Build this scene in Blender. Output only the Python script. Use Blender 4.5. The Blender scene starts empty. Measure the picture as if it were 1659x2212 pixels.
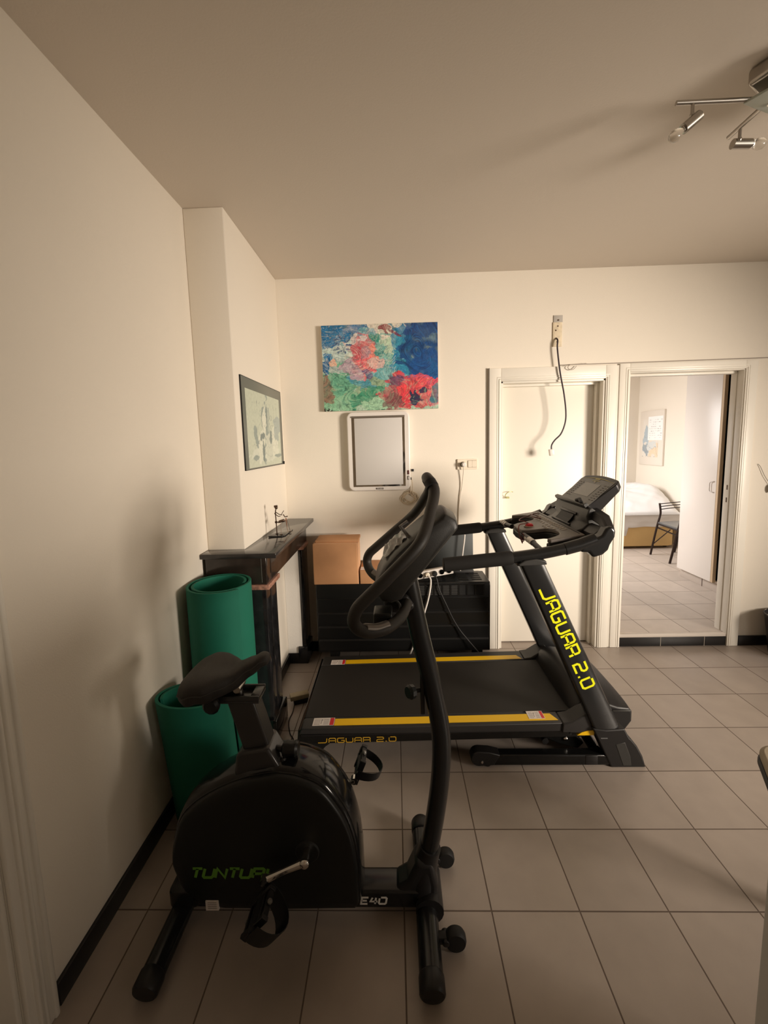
import bpy, bmesh, math, random
from mathutils import Vector, Matrix, Euler, noise
R = math.radians
PI = math.pi
random.seed(7)
col = bpy.context.scene.collection
V = Vector

# ------------------------------------------------------------------ materials
def mat(name, color, rough=0.6, metal=0.0, bump=0.0, bscale=60.0, var=0.0, vscale=3.0, spec=0.5,
        coat=0.0, trans=0.0, ior=1.45, emit=None, estr=0.0):
    m = bpy.data.materials.new(name); m.use_nodes = True
    nt = m.node_tree; b = nt.nodes['Principled BSDF']
    c = tuple(color) + (1.0,)
    b.inputs['Base Color'].default_value = c
    b.inputs['Roughness'].default_value = rough
    b.inputs['Metallic'].default_value = metal
    b.inputs['Specular IOR Level'].default_value = spec
    b.inputs['Coat Weight'].default_value = coat
    b.inputs['Transmission Weight'].default_value = trans
    b.inputs['IOR'].default_value = ior
    if emit:
        b.inputs['Emission Color'].default_value = tuple(emit) + (1.0,)
        b.inputs['Emission Strength'].default_value = estr
    geo = nt.nodes.new('ShaderNodeNewGeometry')
    if var:
        n = nt.nodes.new('ShaderNodeTexNoise'); n.inputs['Scale'].default_value = vscale
        n.inputs['Detail'].default_value = 4
        nt.links.new(geo.outputs['Position'], n.inputs['Vector'])
        r = nt.nodes.new('ShaderNodeMapRange')
        r.inputs['From Min'].default_value = 0.3; r.inputs['From Max'].default_value = 0.7
        r.inputs['To Min'].default_value = 1 - var; r.inputs['To Max'].default_value = 1 + var
        nt.links.new(n.outputs['Fac'], r.inputs['Value'])
        mx = nt.nodes.new('ShaderNodeVectorMath'); mx.operation = 'SCALE'
        mx.inputs[0].default_value = color
        nt.links.new(r.outputs['Result'], mx.inputs['Scale'])
        nt.links.new(mx.outputs['Vector'], b.inputs['Base Color'])
    if bump:
        n = nt.nodes.new('ShaderNodeTexNoise'); n.inputs['Scale'].default_value = bscale
        n.inputs['Detail'].default_value = 3
        nt.links.new(geo.outputs['Position'], n.inputs['Vector'])
        bp = nt.nodes.new('ShaderNodeBump'); bp.inputs['Strength'].default_value = bump
        bp.inputs['Distance'].default_value = 0.002
        nt.links.new(n.outputs['Fac'], bp.inputs['Height'])
        nt.links.new(bp.outputs['Normal'], b.inputs['Normal'])
    return m

def tile_mat(name, c1, grout, x0, y0, s, w, rough):
    m = bpy.data.materials.new(name); m.use_nodes = True
    nt = m.node_tree; b = nt.nodes['Principled BSDF']; N = nt.nodes.new; L = nt.links.new
    geo = N('ShaderNodeNewGeometry'); sep = N('ShaderNodeSeparateXYZ'); L(geo.outputs['Position'], sep.inputs[0])
    def mth(op, a, bb=None):
        n = N('ShaderNodeMath'); n.operation = op
        if isinstance(a, (int, float)): n.inputs[0].default_value = a
        else: L(a, n.inputs[0])
        if bb is not None:
            if isinstance(bb, (int, float)): n.inputs[1].default_value = bb
            else: L(bb, n.inputs[1])
        return n.outputs[0]
    ds = []; cells = []
    for ax, o in (('X', x0), ('Y', y0)):
        v = mth('DIVIDE', mth('SUBTRACT', sep.outputs[ax], o), s)
        v = mth('ADD', v, 100.5)
        f = mth('FRACT', v)
        cells.append(mth('FLOOR', v))
        ds.append(mth('ABSOLUTE', mth('SUBTRACT', f, 0.5)))     # 0 on a joint
    cells = []
    for ax, o in (('X', x0), ('Y', y0)):
        cells.append(mth('FLOOR', mth('ADD', mth('DIVIDE', mth('SUBTRACT', sep.outputs[ax], o), s), 100.0)))
    d = mth('MINIMUM', ds[0], ds[1])
    mr = N('ShaderNodeMapRange'); L(d, mr.inputs['Value'])
    mr.inputs['From Min'].default_value = w / s * 0.35; mr.inputs['From Max'].default_value = w / s * 0.75
    comb = N('ShaderNodeCombineXYZ'); L(cells[0], comb.inputs[0]); L(cells[1], comb.inputs[1])
    wn = N('ShaderNodeTexWhiteNoise'); L(comb.outputs[0], wn.inputs['Vector'])
    vr = N('ShaderNodeMapRange'); L(wn.outputs['Value'], vr.inputs['Value'])
    vr.inputs['To Min'].default_value = 0.94; vr.inputs['To Max'].default_value = 1.05
    ns = N('ShaderNodeTexNoise'); ns.inputs['Scale'].default_value = 9; ns.inputs['Detail'].default_value = 6
    L(geo.outputs['Position'], ns.inputs['Vector'])
    nr = N('ShaderNodeMapRange'); L(ns.outputs['Fac'], nr.inputs['Value'])
    nr.inputs['From Min'].default_value = .3; nr.inputs['From Max'].default_value = .7
    nr.inputs['To Min'].default_value = 0.95; nr.inputs['To Max'].default_value = 1.05
    k = mth('MULTIPLY', vr.outputs[0], nr.outputs[0])
    sc = N('ShaderNodeVectorMath'); sc.operation = 'SCALE'; sc.inputs[0].default_value = c1; L(k, sc.inputs['Scale'])
    mix = N('ShaderNodeMix'); mix.data_type = 'RGBA'
    L(mr.outputs[0], mix.inputs['Factor']); mix.inputs['A'].default_value = tuple(grout) + (1,)
    L(sc.outputs[0], mix.inputs['B']); L(mix.outputs['Result'], b.inputs['Base Color'])
    rr = N('ShaderNodeMapRange'); L(mr.outputs[0], rr.inputs['Value'])
    rr.inputs['To Min'].default_value = .85; rr.inputs['To Max'].default_value = rough
    L(rr.outputs[0], b.inputs['Roughness'])
    bp = N('ShaderNodeBump'); bp.inputs['Strength'].default_value = .5; bp.inputs['Distance'].default_value = .0015
    L(mr.outputs[0], bp.inputs['Height']); L(bp.outputs['Normal'], b.inputs['Normal'])
    return m

def attr_mat(name, rough=0.5, bump=0.25):
    m = bpy.data.materials.new(name); m.use_nodes = True
    nt = m.node_tree; b = nt.nodes['Principled BSDF']
    a = nt.nodes.new('ShaderNodeVertexColor'); a.layer_name = 'Col'
    nt.links.new(a.outputs['Color'], b.inputs['Base Color'])
    b.inputs['Roughness'].default_value = rough
    if bump:
        n = nt.nodes.new('ShaderNodeTexNoise'); n.inputs['Scale'].default_value = 90
        g = nt.nodes.new('ShaderNodeNewGeometry'); nt.links.new(g.outputs['Position'], n.inputs['Vector'])
        bp = nt.nodes.new('ShaderNodeBump'); bp.inputs['Strength'].default_value = bump
        bp.inputs['Distance'].default_value = .002
        nt.links.new(n.outputs['Fac'], bp.inputs['Height']); nt.links.new(bp.outputs['Normal'], b.inputs['Normal'])
    return m

WALL = mat('wall_paint', (.79, .73, .635), .75, bump=.25, bscale=220, var=.012, vscale=2)
CEIL = mat('ceiling_paint', (.70, .63, .55), .9, bump=.2, bscale=150)
TRIM = mat('white_gloss_paint', (.80, .76, .68), .35, bump=.08, bscale=40)
DOORM = mat('cream_door_paint', (.80, .755, .67), .45, bump=.1, bscale=30)
FLOOR = tile_mat('beige_floor_tiles', (.345, .292, .252), (.11, .080, .062), .2991, 1.2448, .3, .0042, .34)
FLOOR2 = tile_mat('pale_floor_tiles', (.55, .48, .42), (.20, .16, .13), 1.945, 3.304, .309, .004, .4)
BLKTILE = mat('black_skirting_tile', (.013, .012, .012), .35, bump=.1)
PLWHITE = mat('white_plaster', (.78, .76, .72), .7, bump=.4, bscale=120)
MARBLE = mat('black_marble', (.012, .012, .013), .09, var=.4, vscale=14, spec=.6)
PINKM = mat('pink_marble', (.36, .19, .14), .3, var=.45, vscale=60)
STEEL = mat('brushed_steel', (.42, .39, .35), .28, metal=1)
PLATEM = mat('satin_pulse_plate', (.50, .47, .43), .35, metal=.3)
CHROME = mat('chrome', (.75, .73, .70), .12, metal=1)
POWDER = mat('black_powder_coat', (.010, .010, .010), .24, bump=.04, bscale=500, spec=.5)
GLOSSBLK = mat('glossy_black_steel', (.006, .006, .006), .2, spec=.5)
PLASTIC = mat('black_plastic', (.013, .012, .012), .42, bump=.08, bscale=500, spec=.4)
SATIN = mat('satin_dark_plastic', (.0075, .008, .0075), .38, bump=.05, bscale=500, spec=.4)
SHELL = mat('glossy_shell_plastic', (.009, .009, .009), .12, spec=.5, bump=.02, bscale=14)
FOAM = mat('black_foam', (.012, .011, .010), .8, bump=.2, bscale=500, spec=.3)
FOAMG = mat('grey_foam_grip', (.022, .019, .016), .5, bump=.3, bscale=600)
BELT = mat('belt_rubber', (.019, .017, .015), .6, bump=.15, bscale=600, spec=.35)
RAILP = mat('rail_plastic', (.028, .026, .025), .45, bump=.1, bscale=500, spec=.4)
GREYP = mat('grey_panel_plastic', (.115, .098, .085), .42, bump=.25, bscale=600, var=.12, vscale=30)
DGREY = mat('dark_grey_plastic', (.030, .029, .027), .42, bump=.2, bscale=500)
YELLOW = mat('yellow_strip', (.83, .50, .005), .42)
YELTXT = mat('yellow_lettering', (.78, .80, .01), .4)
ORTXT = mat('amber_lettering', (.62, .36, .03), .4)
GRNTXT = mat('green_lettering', (.12, .30, .03), .4)
SILTXT = mat('silver_lettering', (.62, .60, .56), .35)
RED = mat('red_plastic', (.60, .02, .03), .4)
DRED = mat('dark_red_cord', (.14, .025, .02), .5)
LABEL = mat('white_label', (.72, .66, .62), .5, var=.06, vscale=120)
LABTXT = mat('label_print', (.22, .19, .18), .6)
SCREEN = mat('lcd_screen', (.16, .155, .145), .25)
MATG = mat('green_foam_mat', (.004, .135, .085), .78, bump=.3, bscale=900, var=.05, vscale=6)
CARD = mat('cardboard', (.52, .27, .13), .75, var=.06, vscale=9, bump=.15, bscale=120)
CARD2 = mat('cardboard_liner', (.62, .36, .20), .75)
HEATER = mat('heater_enamel', (.006, .006, .006), .34, bump=.12, bscale=300)
HDARK = mat('heater_inside', (.003, .003, .003), .8)
PANELG = mat('dark_slate_panel', (.040, .045, .046), .5, var=.12, vscale=5)
WPLAS = mat('white_plastic', (.74, .70, .66), .35)
CREAMP = mat('cream_plastic', (.74, .66, .54), .4)
SCRG = mat('pale_grey_glass', (.60, .58, .56), .3)
MIRROR = mat('mirror_strip', (.85, .80, .74), .06, metal=1)
WCABLE = mat('white_cable', (.70, .63, .54), .5)
BCABLE = mat('black_cable', (.012, .011, .011), .5)
PCABLE = mat('aubergine_cable', (.030, .018, .026), .45)
FRAMED = mat('grey_green_mount', (.15, .16, .135), .35)
FRAMEW = mat('cream_frame', (.74, .68, .60), .4)
GLASSM = mat('clear_glass', (.95, .95, .93), .04, trans=1.0)
FROST = mat('frosted_bulb_glass', (.93, .90, .84), .12, trans=.92)
CLEARP = mat('crumpled_clear_plastic', (.85, .83, .80), .18, trans=.75, bump=.8, bscale=90)
BULBM = mat('bulb_dark', (.4, .38, .34), .2, metal=1)
TANP = mat('tan_board', (.50, .37, .24), .6)
ROPE = mat('cream_cord', (.66, .56, .42), .6)
RUST = mat('rusty_screws', (.10, .06, .035), .6, metal=.4)
OLDPL = mat('aged_plaster_plate', (.70, .60, .44), .8, var=.12, vscale=40)
GREYPL = mat('grey_filler', (.45, .42, .38), .8)
SHEET = mat('white_bed_linen', (.86, .86, .87), .8, bump=.8, bscale=14)
SHEET2 = mat('shaded_white_sheet', (.62, .58, .54), .85, bump=.3, bscale=25)  # white sheet drape; its shade is put into this greyer colour
MUSTARD = mat('mustard_bed_base', (.62, .42, .18), .75, var=.05)
CHMET = mat('dark_brown_chair_metal', (.030, .018, .015), .25, metal=.5)
CHSEAT = mat('dark_grey_vinyl', (.10, .10, .10), .25)
WARD = mat('white_wardrobe_laminate', (.72, .67, .62), .28, bump=.05, bscale=20)
DARKIN = mat('dark_wardrobe_inside', (.012, .009, .007), .8, var=.6, vscale=9)
SADDLE = mat('saddle_vinyl', (.024, .021, .018), .62, bump=.35, bscale=500)
BIKEM = mat('bike_gunmetal', (.030, .029, .028), .25, spec=.6)
OLIVE = mat('olive_beige_upholstery', (.30, .25, .18), .7, bump=.3, bscale=200)
BINM = mat('black_bin_plastic', (.016, .015, .016), .4, var=.9, vscale=11)
BAGM = mat('pale_bin_liner', (.55, .50, .45), .4)
BLACK = mat('matt_black', (.006, .006, .006), .6)
FIG = mat('figurine_metal', (.10, .065, .045), .35, metal=.8)
FIGC = mat('figurine_copper', (.50, .27, .19), .35, metal=.8)
PAINT = attr_mat('painted_canvas', .45, .5)
DRAWN = attr_mat('drawn_paper', .35, 0)
CANVAS = mat('canvas_edge', (.62, .56, .48), .8)
DOORG = mat('grey_white_door', (.62, .62, .60), .4)

# ------------------------------------------------------------------ mesh builder
class B:
    def __init__(s): s.bm = bmesh.new()
    def face(s, pts):
        return s.bm.faces.new([s.bm.verts.new(V(p)) for p in pts])
    def box(s, x0, x1, y0, y1, z0, z1, rot=None, piv=None):
        r = bmesh.ops.create_cube(s.bm, size=1)
        c = V(((x0+x1)/2, (y0+y1)/2, (z0+z1)/2))
        for v in r['verts']:
            p = V((v.co.x*(x1-x0), v.co.y*(y1-y0), v.co.z*(z1-z0)))
            p = p + c
            if rot is not None:
                pv = V(piv) if piv is not None else c
                p = rot @ (p - pv) + pv
            v.co = p
        return s
    def prism(s, prof, a, b, axis='y', a_fn=None):
        # prof: list of 2D points; axis y -> (x,z); x -> (y,z); z -> (x,y)
        def P(p, t):
            if axis == 'y': return V((p[0], t, p[1]))
            if axis == 'x': return V((t, p[0], p[1]))
            return V((p[0], p[1], t))
        A = [s.bm.verts.new(P(p, a)) for p in prof]; Bv = [s.bm.verts.new(P(p, b)) for p in prof]
        n = len(prof)
        for i in range(n):
            j = (i+1) % n
            s.bm.faces.new([A[i], A[j], Bv[j], Bv[i]])
        s.bm.faces.new(A[::-1]); s.bm.faces.new(Bv)
        return s
    def tube(s, pts, r, seg=14, closed=False, sx=1.0, up=None, caps=True):
        pts = [V(p) for p in pts]; n = len(pts)
        rs = r if isinstance(r, (list, tuple)) else [r]*n
        tang = []
        for i in range(n):
            if closed: t = pts[(i+1) % n] - pts[i-1]
            elif i == 0: t = pts[1]-pts[0]
            elif i == n-1: t = pts[-1]-pts[-2]
            else: t = (pts[i+1]-pts[i]).normalized() + (pts[i]-pts[i-1]).normalized()
            tang.append(t.normalized())
        u = V(up) if up is not None else (V((0,1,0)) if abs(tang[0].y) < .9 else V((0,0,1)))
        rings = []
        for i in range(n):
            t = tang[i]
            u = (u - t*u.dot(t))
            if u.length < 1e-5: u = t.orthogonal()
            u.normalize(); w = t.cross(u)
            rings.append([s.bm.verts.new(pts[i] + (u*math.cos(2*PI*k/seg)*sx + w*math.sin(2*PI*k/seg))*rs[i]) for k in range(seg)])
        m = n if closed else n-1
        for i in range(m):
            a = rings[i]; b = rings[(i+1) % n]
            for k in range(seg):
                s.bm.faces.new([a[k], a[(k+1) % seg], b[(k+1) % seg], b[k]])
        if not closed and caps:
            s.bm.faces.new(rings[0][::-1]); s.bm.faces.new(rings[-1])
        return s
    def cyl(s, p0, p1, r, seg=20, r1=None):
        return s.tube([p0, p1], [r, r if r1 is None else r1], seg)
    def lathe(s, prof, c, axis=(0,0,1), seg=28):
        ax = V(axis).normalized(); u = ax.orthogonal().normalized(); w = ax.cross(u)
        rings = []
        for (r, h) in prof:
            rings.append([s.bm.verts.new(V(c) + ax*h + (u*math.cos(2*PI*k/seg)+w*math.sin(2*PI*k/seg))*max(r, 1e-4)) for k in range(seg)])
        for a, b in zip(rings[:-1], rings[1:]):
            for k in range(seg):
                s.bm.faces.new([a[k], a[(k+1) % seg], b[(k+1) % seg], b[k]])
        s.bm.faces.new(rings[0][::-1]); s.bm.faces.new(rings[-1])
        return s
    def sphere(s, c, r, sc=(1,1,1), seg=20):
        res = bmesh.ops.create_uvsphere(s.bm, u_segments=seg, v_segments=seg//2, radius=r)
        for v in res['verts']: v.co = V((v.co.x*sc[0], v.co.y*sc[1], v.co.z*sc[2])) + V(c)
        return s
    def sheet(s, fn, nu, nv, th=None):
        # fn(u,v)->point; optional thickness offset vector function
        g = [[s.bm.verts.new(V(fn(i/nu, j/nv))) for j in range(nv+1)] for i in range(nu+1)]
        for i in range(nu):
            for j in range(nv):
                s.bm.faces.new([g[i][j], g[i+1][j], g[i+1][j+1], g[i][j+1]])
        if th is not None:
            h = [[s.bm.verts.new(g[i][j].co + V(th)) for j in range(nv+1)] for i in range(nu+1)]
            for i in range(nu):
                for j in range(nv):
                    s.bm.faces.new([h[i][j], h[i][j+1], h[i+1][j+1], h[i+1][j]])
            for i in range(nu):
                s.bm.faces.new([g[i][0], h[i][0], h[i+1][0], g[i+1][0]])
                s.bm.faces.new([g[i][nv], g[i+1][nv], h[i+1][nv], h[i][nv]])
            for j in range(nv):
                s.bm.faces.new([g[0][j], g[0][j+1], h[0][j+1], h[0][j]])
                s.bm.faces.new([g[nu][j], h[nu][j], h[nu][j+1], g[nu][j+1]])
        return s
    def strokes(s, lines, org, U, Vv, size, w, aspect=1.0, shear=0.0, th=.0008):
        # lines: polylines in glyph units; ribbons of width w lying on plane (org,U,Vv)
        U = V(U).normalized(); W = V(Vv).normalized(); Nn = U.cross(W).normalized()
        for ln in lines:
            P = [V((p[0]*size*aspect + p[1]*size*shear, p[1]*size)) for p in ln]
            n = len(P); L = []; Rr = []
            for i in range(n):
                if i == 0: d = (P[1]-P[0]).normalized(); m = V((-d.y, d.x)); k = 1
                elif i == n-1: d = (P[-1]-P[-2]).normalized(); m = V((-d.y, d.x)); k = 1
                else:
                    a = (P[i]-P[i-1]).normalized(); b = (P[i+1]-P[i]).normalized()
                    na = V((-a.y, a.x)); nb = V((-b.y, b.x)); m = (na+nb)
                    if m.length < 1e-4: m = na
                    m.normalize(); k = min(1/max(m.dot(na), .55), 1.5)
                L.append(P[i] + m*w/2*k); Rr.append(P[i] - m*w/2*k)
            def W3(p, h): return V(org) + U*p.x + W*p.y + Nn*h
            tl = [s.bm.verts.new(W3(p, th)) for p in L]; tr = [s.bm.verts.new(W3(p, th)) for p in Rr]
            bl = [s.bm.verts.new(W3(p, 0)) for p in L]; br = [s.bm.verts.new(W3(p, 0)) for p in Rr]
            for i in range(n-1):
                s.bm.faces.new([tl[i], tr[i], tr[i+1], tl[i+1]])
                s.bm.faces.new([tl[i], tl[i+1], bl[i+1], bl[i]])
                s.bm.faces.new([tr[i], br[i], br[i+1], tr[i+1]])
        return s
    def build(s, name, m, parent=None, smooth=True, bevel=0.0, seg=2, sub=0, origin=None, angle=35, recalc=True):
        bm = s.bm
        if recalc: bmesh.ops.recalc_face_normals(bm, faces=bm.faces[:])
        o_ = V((0, 0, 0))
        if parent is not None: o_ = world_loc(parent)
        elif origin is not None: o_ = V(origin)
        for v in bm.verts: v.co -= o_
        me = bpy.data.meshes.new(name); bm.to_mesh(me); bm.free()
        me.materials.append(m)
        if smooth:
            me.shade_smooth(); me.set_sharp_from_angle(angle=R(angle))
        ob = bpy.data.objects.new(name, me); col.objects.link(ob)
        if parent is not None:
            ob.parent = parent
        elif origin is not None: ob.location = o_
        if bevel:
            md = ob.modifiers.new('bevel', 'BEVEL'); md.width = bevel; md.segments = seg
            md.limit_method = 'ANGLE'; md.angle_limit = R(40); md.harden_normals = False
            me.shade_smooth()
        if sub:
            md = ob.modifiers.new('sub', 'SUBSURF'); md.levels = sub; md.render_levels = sub
        return ob

def world_loc(o):
    p = V((0, 0, 0))
    while o is not None:
        p = p + o.location; o = o.parent
    return p
def thing(name, label, cat, loc, group=None):
    o = bpy.data.objects.new(name, None); col.objects.link(o); o.location = loc
    o.empty_display_size = .05
    o['label'] = label; o['category'] = cat
    if group: o['group'] = group
    return o
def tag(o, label, cat, group=None):
    o['label'] = label; o['category'] = cat
    if group: o['group'] = group
    return o
def struct(o, label=None):
    o['kind'] = 'structure'
    if label: o['label'] = label
    return o
def plab(o, label): o['label'] = label; return o
def spline(pts, n=8, closed=False):
    P = [V(p) for p in pts]; out = []; N = len(P)
    rng = N if closed else N-1
    for i in range(rng):
        p0 = P[i-1] if (i > 0 or closed) else P[0]*2-P[1]
        p1 = P[i]; p2 = P[(i+1) % N]
        p3 = P[(i+2) % N] if (i+2 < N or closed) else P[-1]*2-P[-2]
        for k in range(n):
            t = k/n
            out.append(0.5*((2*p1)+(-p0+p2)*t+(2*p0-5*p1+4*p2-p3)*t*t+(-p0+3*p1-3*p2+p3)*t**3))
    if not closed: out.append(P[-1])
    return out
def rrect(x0, x1, y0, y1, r, n=5):
    out = []
    for cx, cy, a in ((x1-r, y1-r, 0), (x0+r, y1-r, 90), (x0+r, y0+r, 180), (x1-r, y0+r, 270)):
        for k in range(n+1):
            t = R(a+90*k/n); out.append((cx+r*math.cos(t), cy+r*math.sin(t)))
    return out

WY = 3.06      # back wall
WX = -1.02     # left wall
CH = 2.79      # ceiling
RX = 4.3       # right wall
FY = -1.7      # wall behind the camera

# ------------------------------------------------------------------ room shell
struct(B().box(WX-.3, RX+.2, FY-.2, WY+.125, -.12, 0).build('floor', FLOOR, smooth=False))
struct(B().box(WX-.3, RX+.2, FY-.2, WY+.2, CH, CH+.12).build('ceiling', CEIL, smooth=False))
# left wall with doorway (y -.05 .. .86)
w = B()
w.box(WX-.15, WX, .90, WY+.2, 0, CH); w.box(WX-.15, WX, FY, .0, 0, CH); w.box(WX-.15, WX, .0, .90, 2.08, CH)
struct(w.build('wall_left', WALL, smooth=False))
struct(B().box(WX, -.817, 2.15, WY, 0, CH).build('wall_chimney', WALL, smooth=False, bevel=.006))
# back wall with two doorways
w = B()
w.box(WX-.15, .785, WY, WY+.10, 0, CH); w.box(1.53, 1.70, WY, WY+.10, 0, CH); w.box(2.51, RX+.2, WY, WY+.10, 0, CH)
w.box(.785, 1.53, WY, WY+.10, 2.03, CH); w.box(1.70, 2.51, WY, WY+.10, 2.07, CH)
struct(w.build('wall_back', WALL, smooth=False))
# right wall with window opening
w = B()
w.box(RX, RX+.2, FY, -1.3, 0, CH); w.box(RX, RX+.2, .6, WY+.2, 0, CH)
w.box(RX, RX+.2, -1.3, .6, 0, .85); w.box(RX, RX+.2, -1.3, .6, 2.3, CH)
struct(w.build('wall_right', WALL, smooth=False))
struct(B().box(WX-.15, 2.3, FY-.15, FY, 0, CH).box(3.9, RX+.2, FY-.15, FY, 0, CH).box(2.3, 3.9, FY-.15, FY, 0, .85).box(2.3, 3.9, FY-.15, FY, 2.3, CH).build('wall_front', WALL, smooth=False))
wf = B()
for z in (.85, 2.25): wf.box(2.3, 3.9, FY-.08, FY-.02, z, z+.05)
for x in (2.3, 3.075, 3.85): wf.box(x, x+.05, FY-.08, FY-.02, .85, 2.3)
struct(wf.build('window_3', TRIM, smooth=False, bevel=.004))
wf = B()
for z in (.85, 2.25): wf.box(RX+.02, RX+.08, -1.3, .6, z, z+.05)
for y in (-1.3, -.375, .55): wf.box(RX+.02, RX+.08, y, y+.05, .85, 2.3)
struct(wf.build('window_1', TRIM, smooth=False, bevel=.004))

# skirtings
struct(B().box(WX, WX+.012, .995, 1.95, 0, .075).build('baseboard_left', BLKTILE, smooth=False, bevel=.002))
struct(B().box(2.60, RX, WY-.012, WY, 0, .075).build('baseboard_right', BLKTILE, smooth=False, bevel=.002))
struct(B().box(-.817, .70, WY-.012, WY, 0, .075).box(-.817, -.805, 2.27, 2.86, 0, .075).build('baseboard_back', BLKTILE, smooth=False, bevel=.002))

# door 1 : closed door in a deep reveal
def architrave(bx, x0, x1, ztop, zbot, inL, inR, inT, y=WY):
    # flat casing plus inner bead
    bx.box(x0, inL, y-.018, y+.0, zbot, ztop); bx.box(inR, x1, y-.018, y+.0, zbot, ztop)
    bx.box(inL, inR, y-.018, y+.0, inT, ztop)
    for d, t in ((.010, .022), (.024, .020)):
        bx.box(inL-d-.007, inL-d, y-t, y-.015, zbot, inT+d); bx.box(inR+d, inR+d+.007, y-t, y-.015, zbot, inT+d)
        bx.box(inL-d-.007, inR+d+.007, y-t, y-.015, inT+d, inT+d+.007)
d1 = B(); architrave(d1, .700, 1.606, 2.122, 0, .785, 1.53, 2.03)
d1.box(.785, .80, WY-.01, WY+.10, 0, 2.03); d1.box(1.515, 1.53, WY-.01, WY+.13, 0, 2.03); d1.box(.785, 1.53, WY-.01, WY+.10, 2.015, 2.03)
d1.box(1.495, 1.515, WY+.045, WY+.13, 0, 2.015); d1.box(.80, .812, WY+.06, WY+.13, 0, 2.015)
d1.box(.80, 1.515, WY+.05, WY+.13, 1.998, 2.015)
D1 = struct(d1.build('door_1', TRIM, smooth=False, bevel=.003), 'closed cream door with white casing beside the bedroom doorway')
D1.location = (0, 0, 0)
plab(B().box(.812, 1.495, WY+.085, WY+.125, .008, 1.998).build('door_leaf', DOORM, D1, smooth=False, bevel=.002), 'plain cream door leaf')
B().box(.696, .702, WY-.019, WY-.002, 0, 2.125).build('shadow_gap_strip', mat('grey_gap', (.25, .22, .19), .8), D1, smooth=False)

d2 = B(); architrave(d2, 1.626, 2.592, 2.128, 0, 1.70, 2.51, 2.07)
d2.box(1.70, 1.707, WY-.01, WY+.105, .09, 2.07); d2.box(2.503, 2.51, WY-.01, WY+.105, .09, 2.07); d2.box(1.70, 2.51, WY-.01, WY+.105, 2.062, 2.07)
d2.box(1.707, 1.720, WY+.045, WY+.095, .09, 2.062); d2.box(2.497, 2.503, WY+.045, WY+.095, .09, 2.062); d2.box(1.707, 2.503, WY+.045, WY+.095, 2.045, 2.062)
D2 = struct(d2.build('door_2', TRIM, smooth=False, bevel=.003), 'white casing of the open doorway to the bedroom')
for z in (1.10, 1.195):
    B().box(2.4955, 2.4975, WY+.058, WY+.068, z, z+.036).build('strike_plate', RUST, D2, smooth=False)
struct(B().box(1.604, 1.628, WY-.012, WY, 0, 2.12).build('trim_1', TRIM, smooth=False, bevel=.002))
# thin conduit line above the doors
tag(B().tube([(1.21, WY-.012, 2.131), (1.39, WY-.012, 2.134), (1.42, WY-.006, 2.134), (2.9, WY-.006, 2.142)], .0035, 6).build('picture_rail_conduit', mat('grey_conduit', (.33, .29, .25), .6), origin=(2, WY, 2.13)),
    'thin grey conduit line running along the wall above both doors', 'conduit')
# threshold step
st = B().box(1.70, 2.51, WY-.008, WY+.02, 0, .072)
stp = struct(st.build('trim_2', BLKTILE, smooth=False, bevel=.002), 'black tiled riser of the bedroom step')
j = B()
for x in (2.018, 2.348): j.box(x-.0015, x+.0015, WY-.0088, WY-.007, 0, .072)
j.build('joint', mat('pale_joint', (.45, .40, .34), .8), stp, smooth=False)
struct(B().box(1.70, 2.51, WY-.008, WY+.02, .072, .098).build('trim_3', mat('pale_step_edge', (.62, .56, .50), .6), smooth=False, bevel=.003))

# left doorway casing and recessed door
c = B()
for y0, y1, t in ((.90, .985, .016), (.922, .932, .026), (.940, .950, .024), (.968, .983, .022)):
    c.box(WX, WX+t, y0, y1, 0, 2.16)
for y0, y1, t in ((-.085, .0, .016), (-.07, -.06, .026)): c.box(WX, WX+t, y0, y1, 0, 2.16)
c.box(WX, WX+.016, 0, .9, 2.08, 2.16)
c.box(WX-.15, WX, .885, .90, 0, 2.08); c.box(WX-.15, WX, .0, .015, 0, 2.08); c.box(WX-.15, WX, .0, .90, 2.065, 2.08)
D3 = struct(c.build('door_3', TRIM, smooth=False, bevel=.004), 'white casing of the door in the left wall')
B().box(WX-.13, WX-.09, .015, .885, .005, 2.065).build('door_leaf', DOORM, D3, smooth=False, bevel=.002)

# cabinet at the right edge; unseen height and width shaped to block window light
t = thing('shading_cabinet', 'grey-white cabinet side at the lower right edge, unseen rest sized to block light', 'cabinet', (1.1, .4, 0))
B().box(.683, 1.22, .10, .70, .0, 1.32).build('cabinet_body', DOORG, t, smooth=False, bevel=.003)
B().box(.675, 1.23, .09, .71, 1.32, 1.35).build('worktop', DOORG, t, smooth=False, bevel=.004)

# ------------------------------------------------------------------ bedroom shell
struct(B().box(.55, 4.2, WY+.125, 6.9, -.02, .10).box(1.70, 2.51, WY+.02, WY+.125, -.02, .10).build('floor_bedroom', FLOOR2, smooth=False))
struct(B().box(.55, 4.2, WY+.14, 6.9, 2.65, 2.75).build('ceiling_bedroom', CEIL, smooth=False))
struct(B().box(3.9, 4.05, WY+.14, 6.75, .1, 2.65).build('wall_bedroom_right', WALL, smooth=False))
w = B().box(.55, 4.05, 6.70, 6.85, .1, 2.65)
struct(w.build('wall_bedroom_back', WALL, smooth=False))
w = B().box(.55, .70, WY+.14, 4.0, .1, 2.65).box(.55, .70, 5.9, 6.85, .1, 2.65).box(.55, .70, 4.0, 5.9, .1, .95).box(.55, .70, 4.0, 5.9, 2.35, 2.65)
struct(w.build('wall_bedroom_left', WALL, smooth=False))
wf = B()
for z in (.95, 2.30): wf.box(.58, .64, 4.0, 5.9, z, z+.05)
for y in (4.0, 4.925, 5.85): wf.box(.58, .64, y, y+.05, .95, 2.35)
struct(wf.build('window_2', TRIM, smooth=False, bevel=.004))

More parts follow.
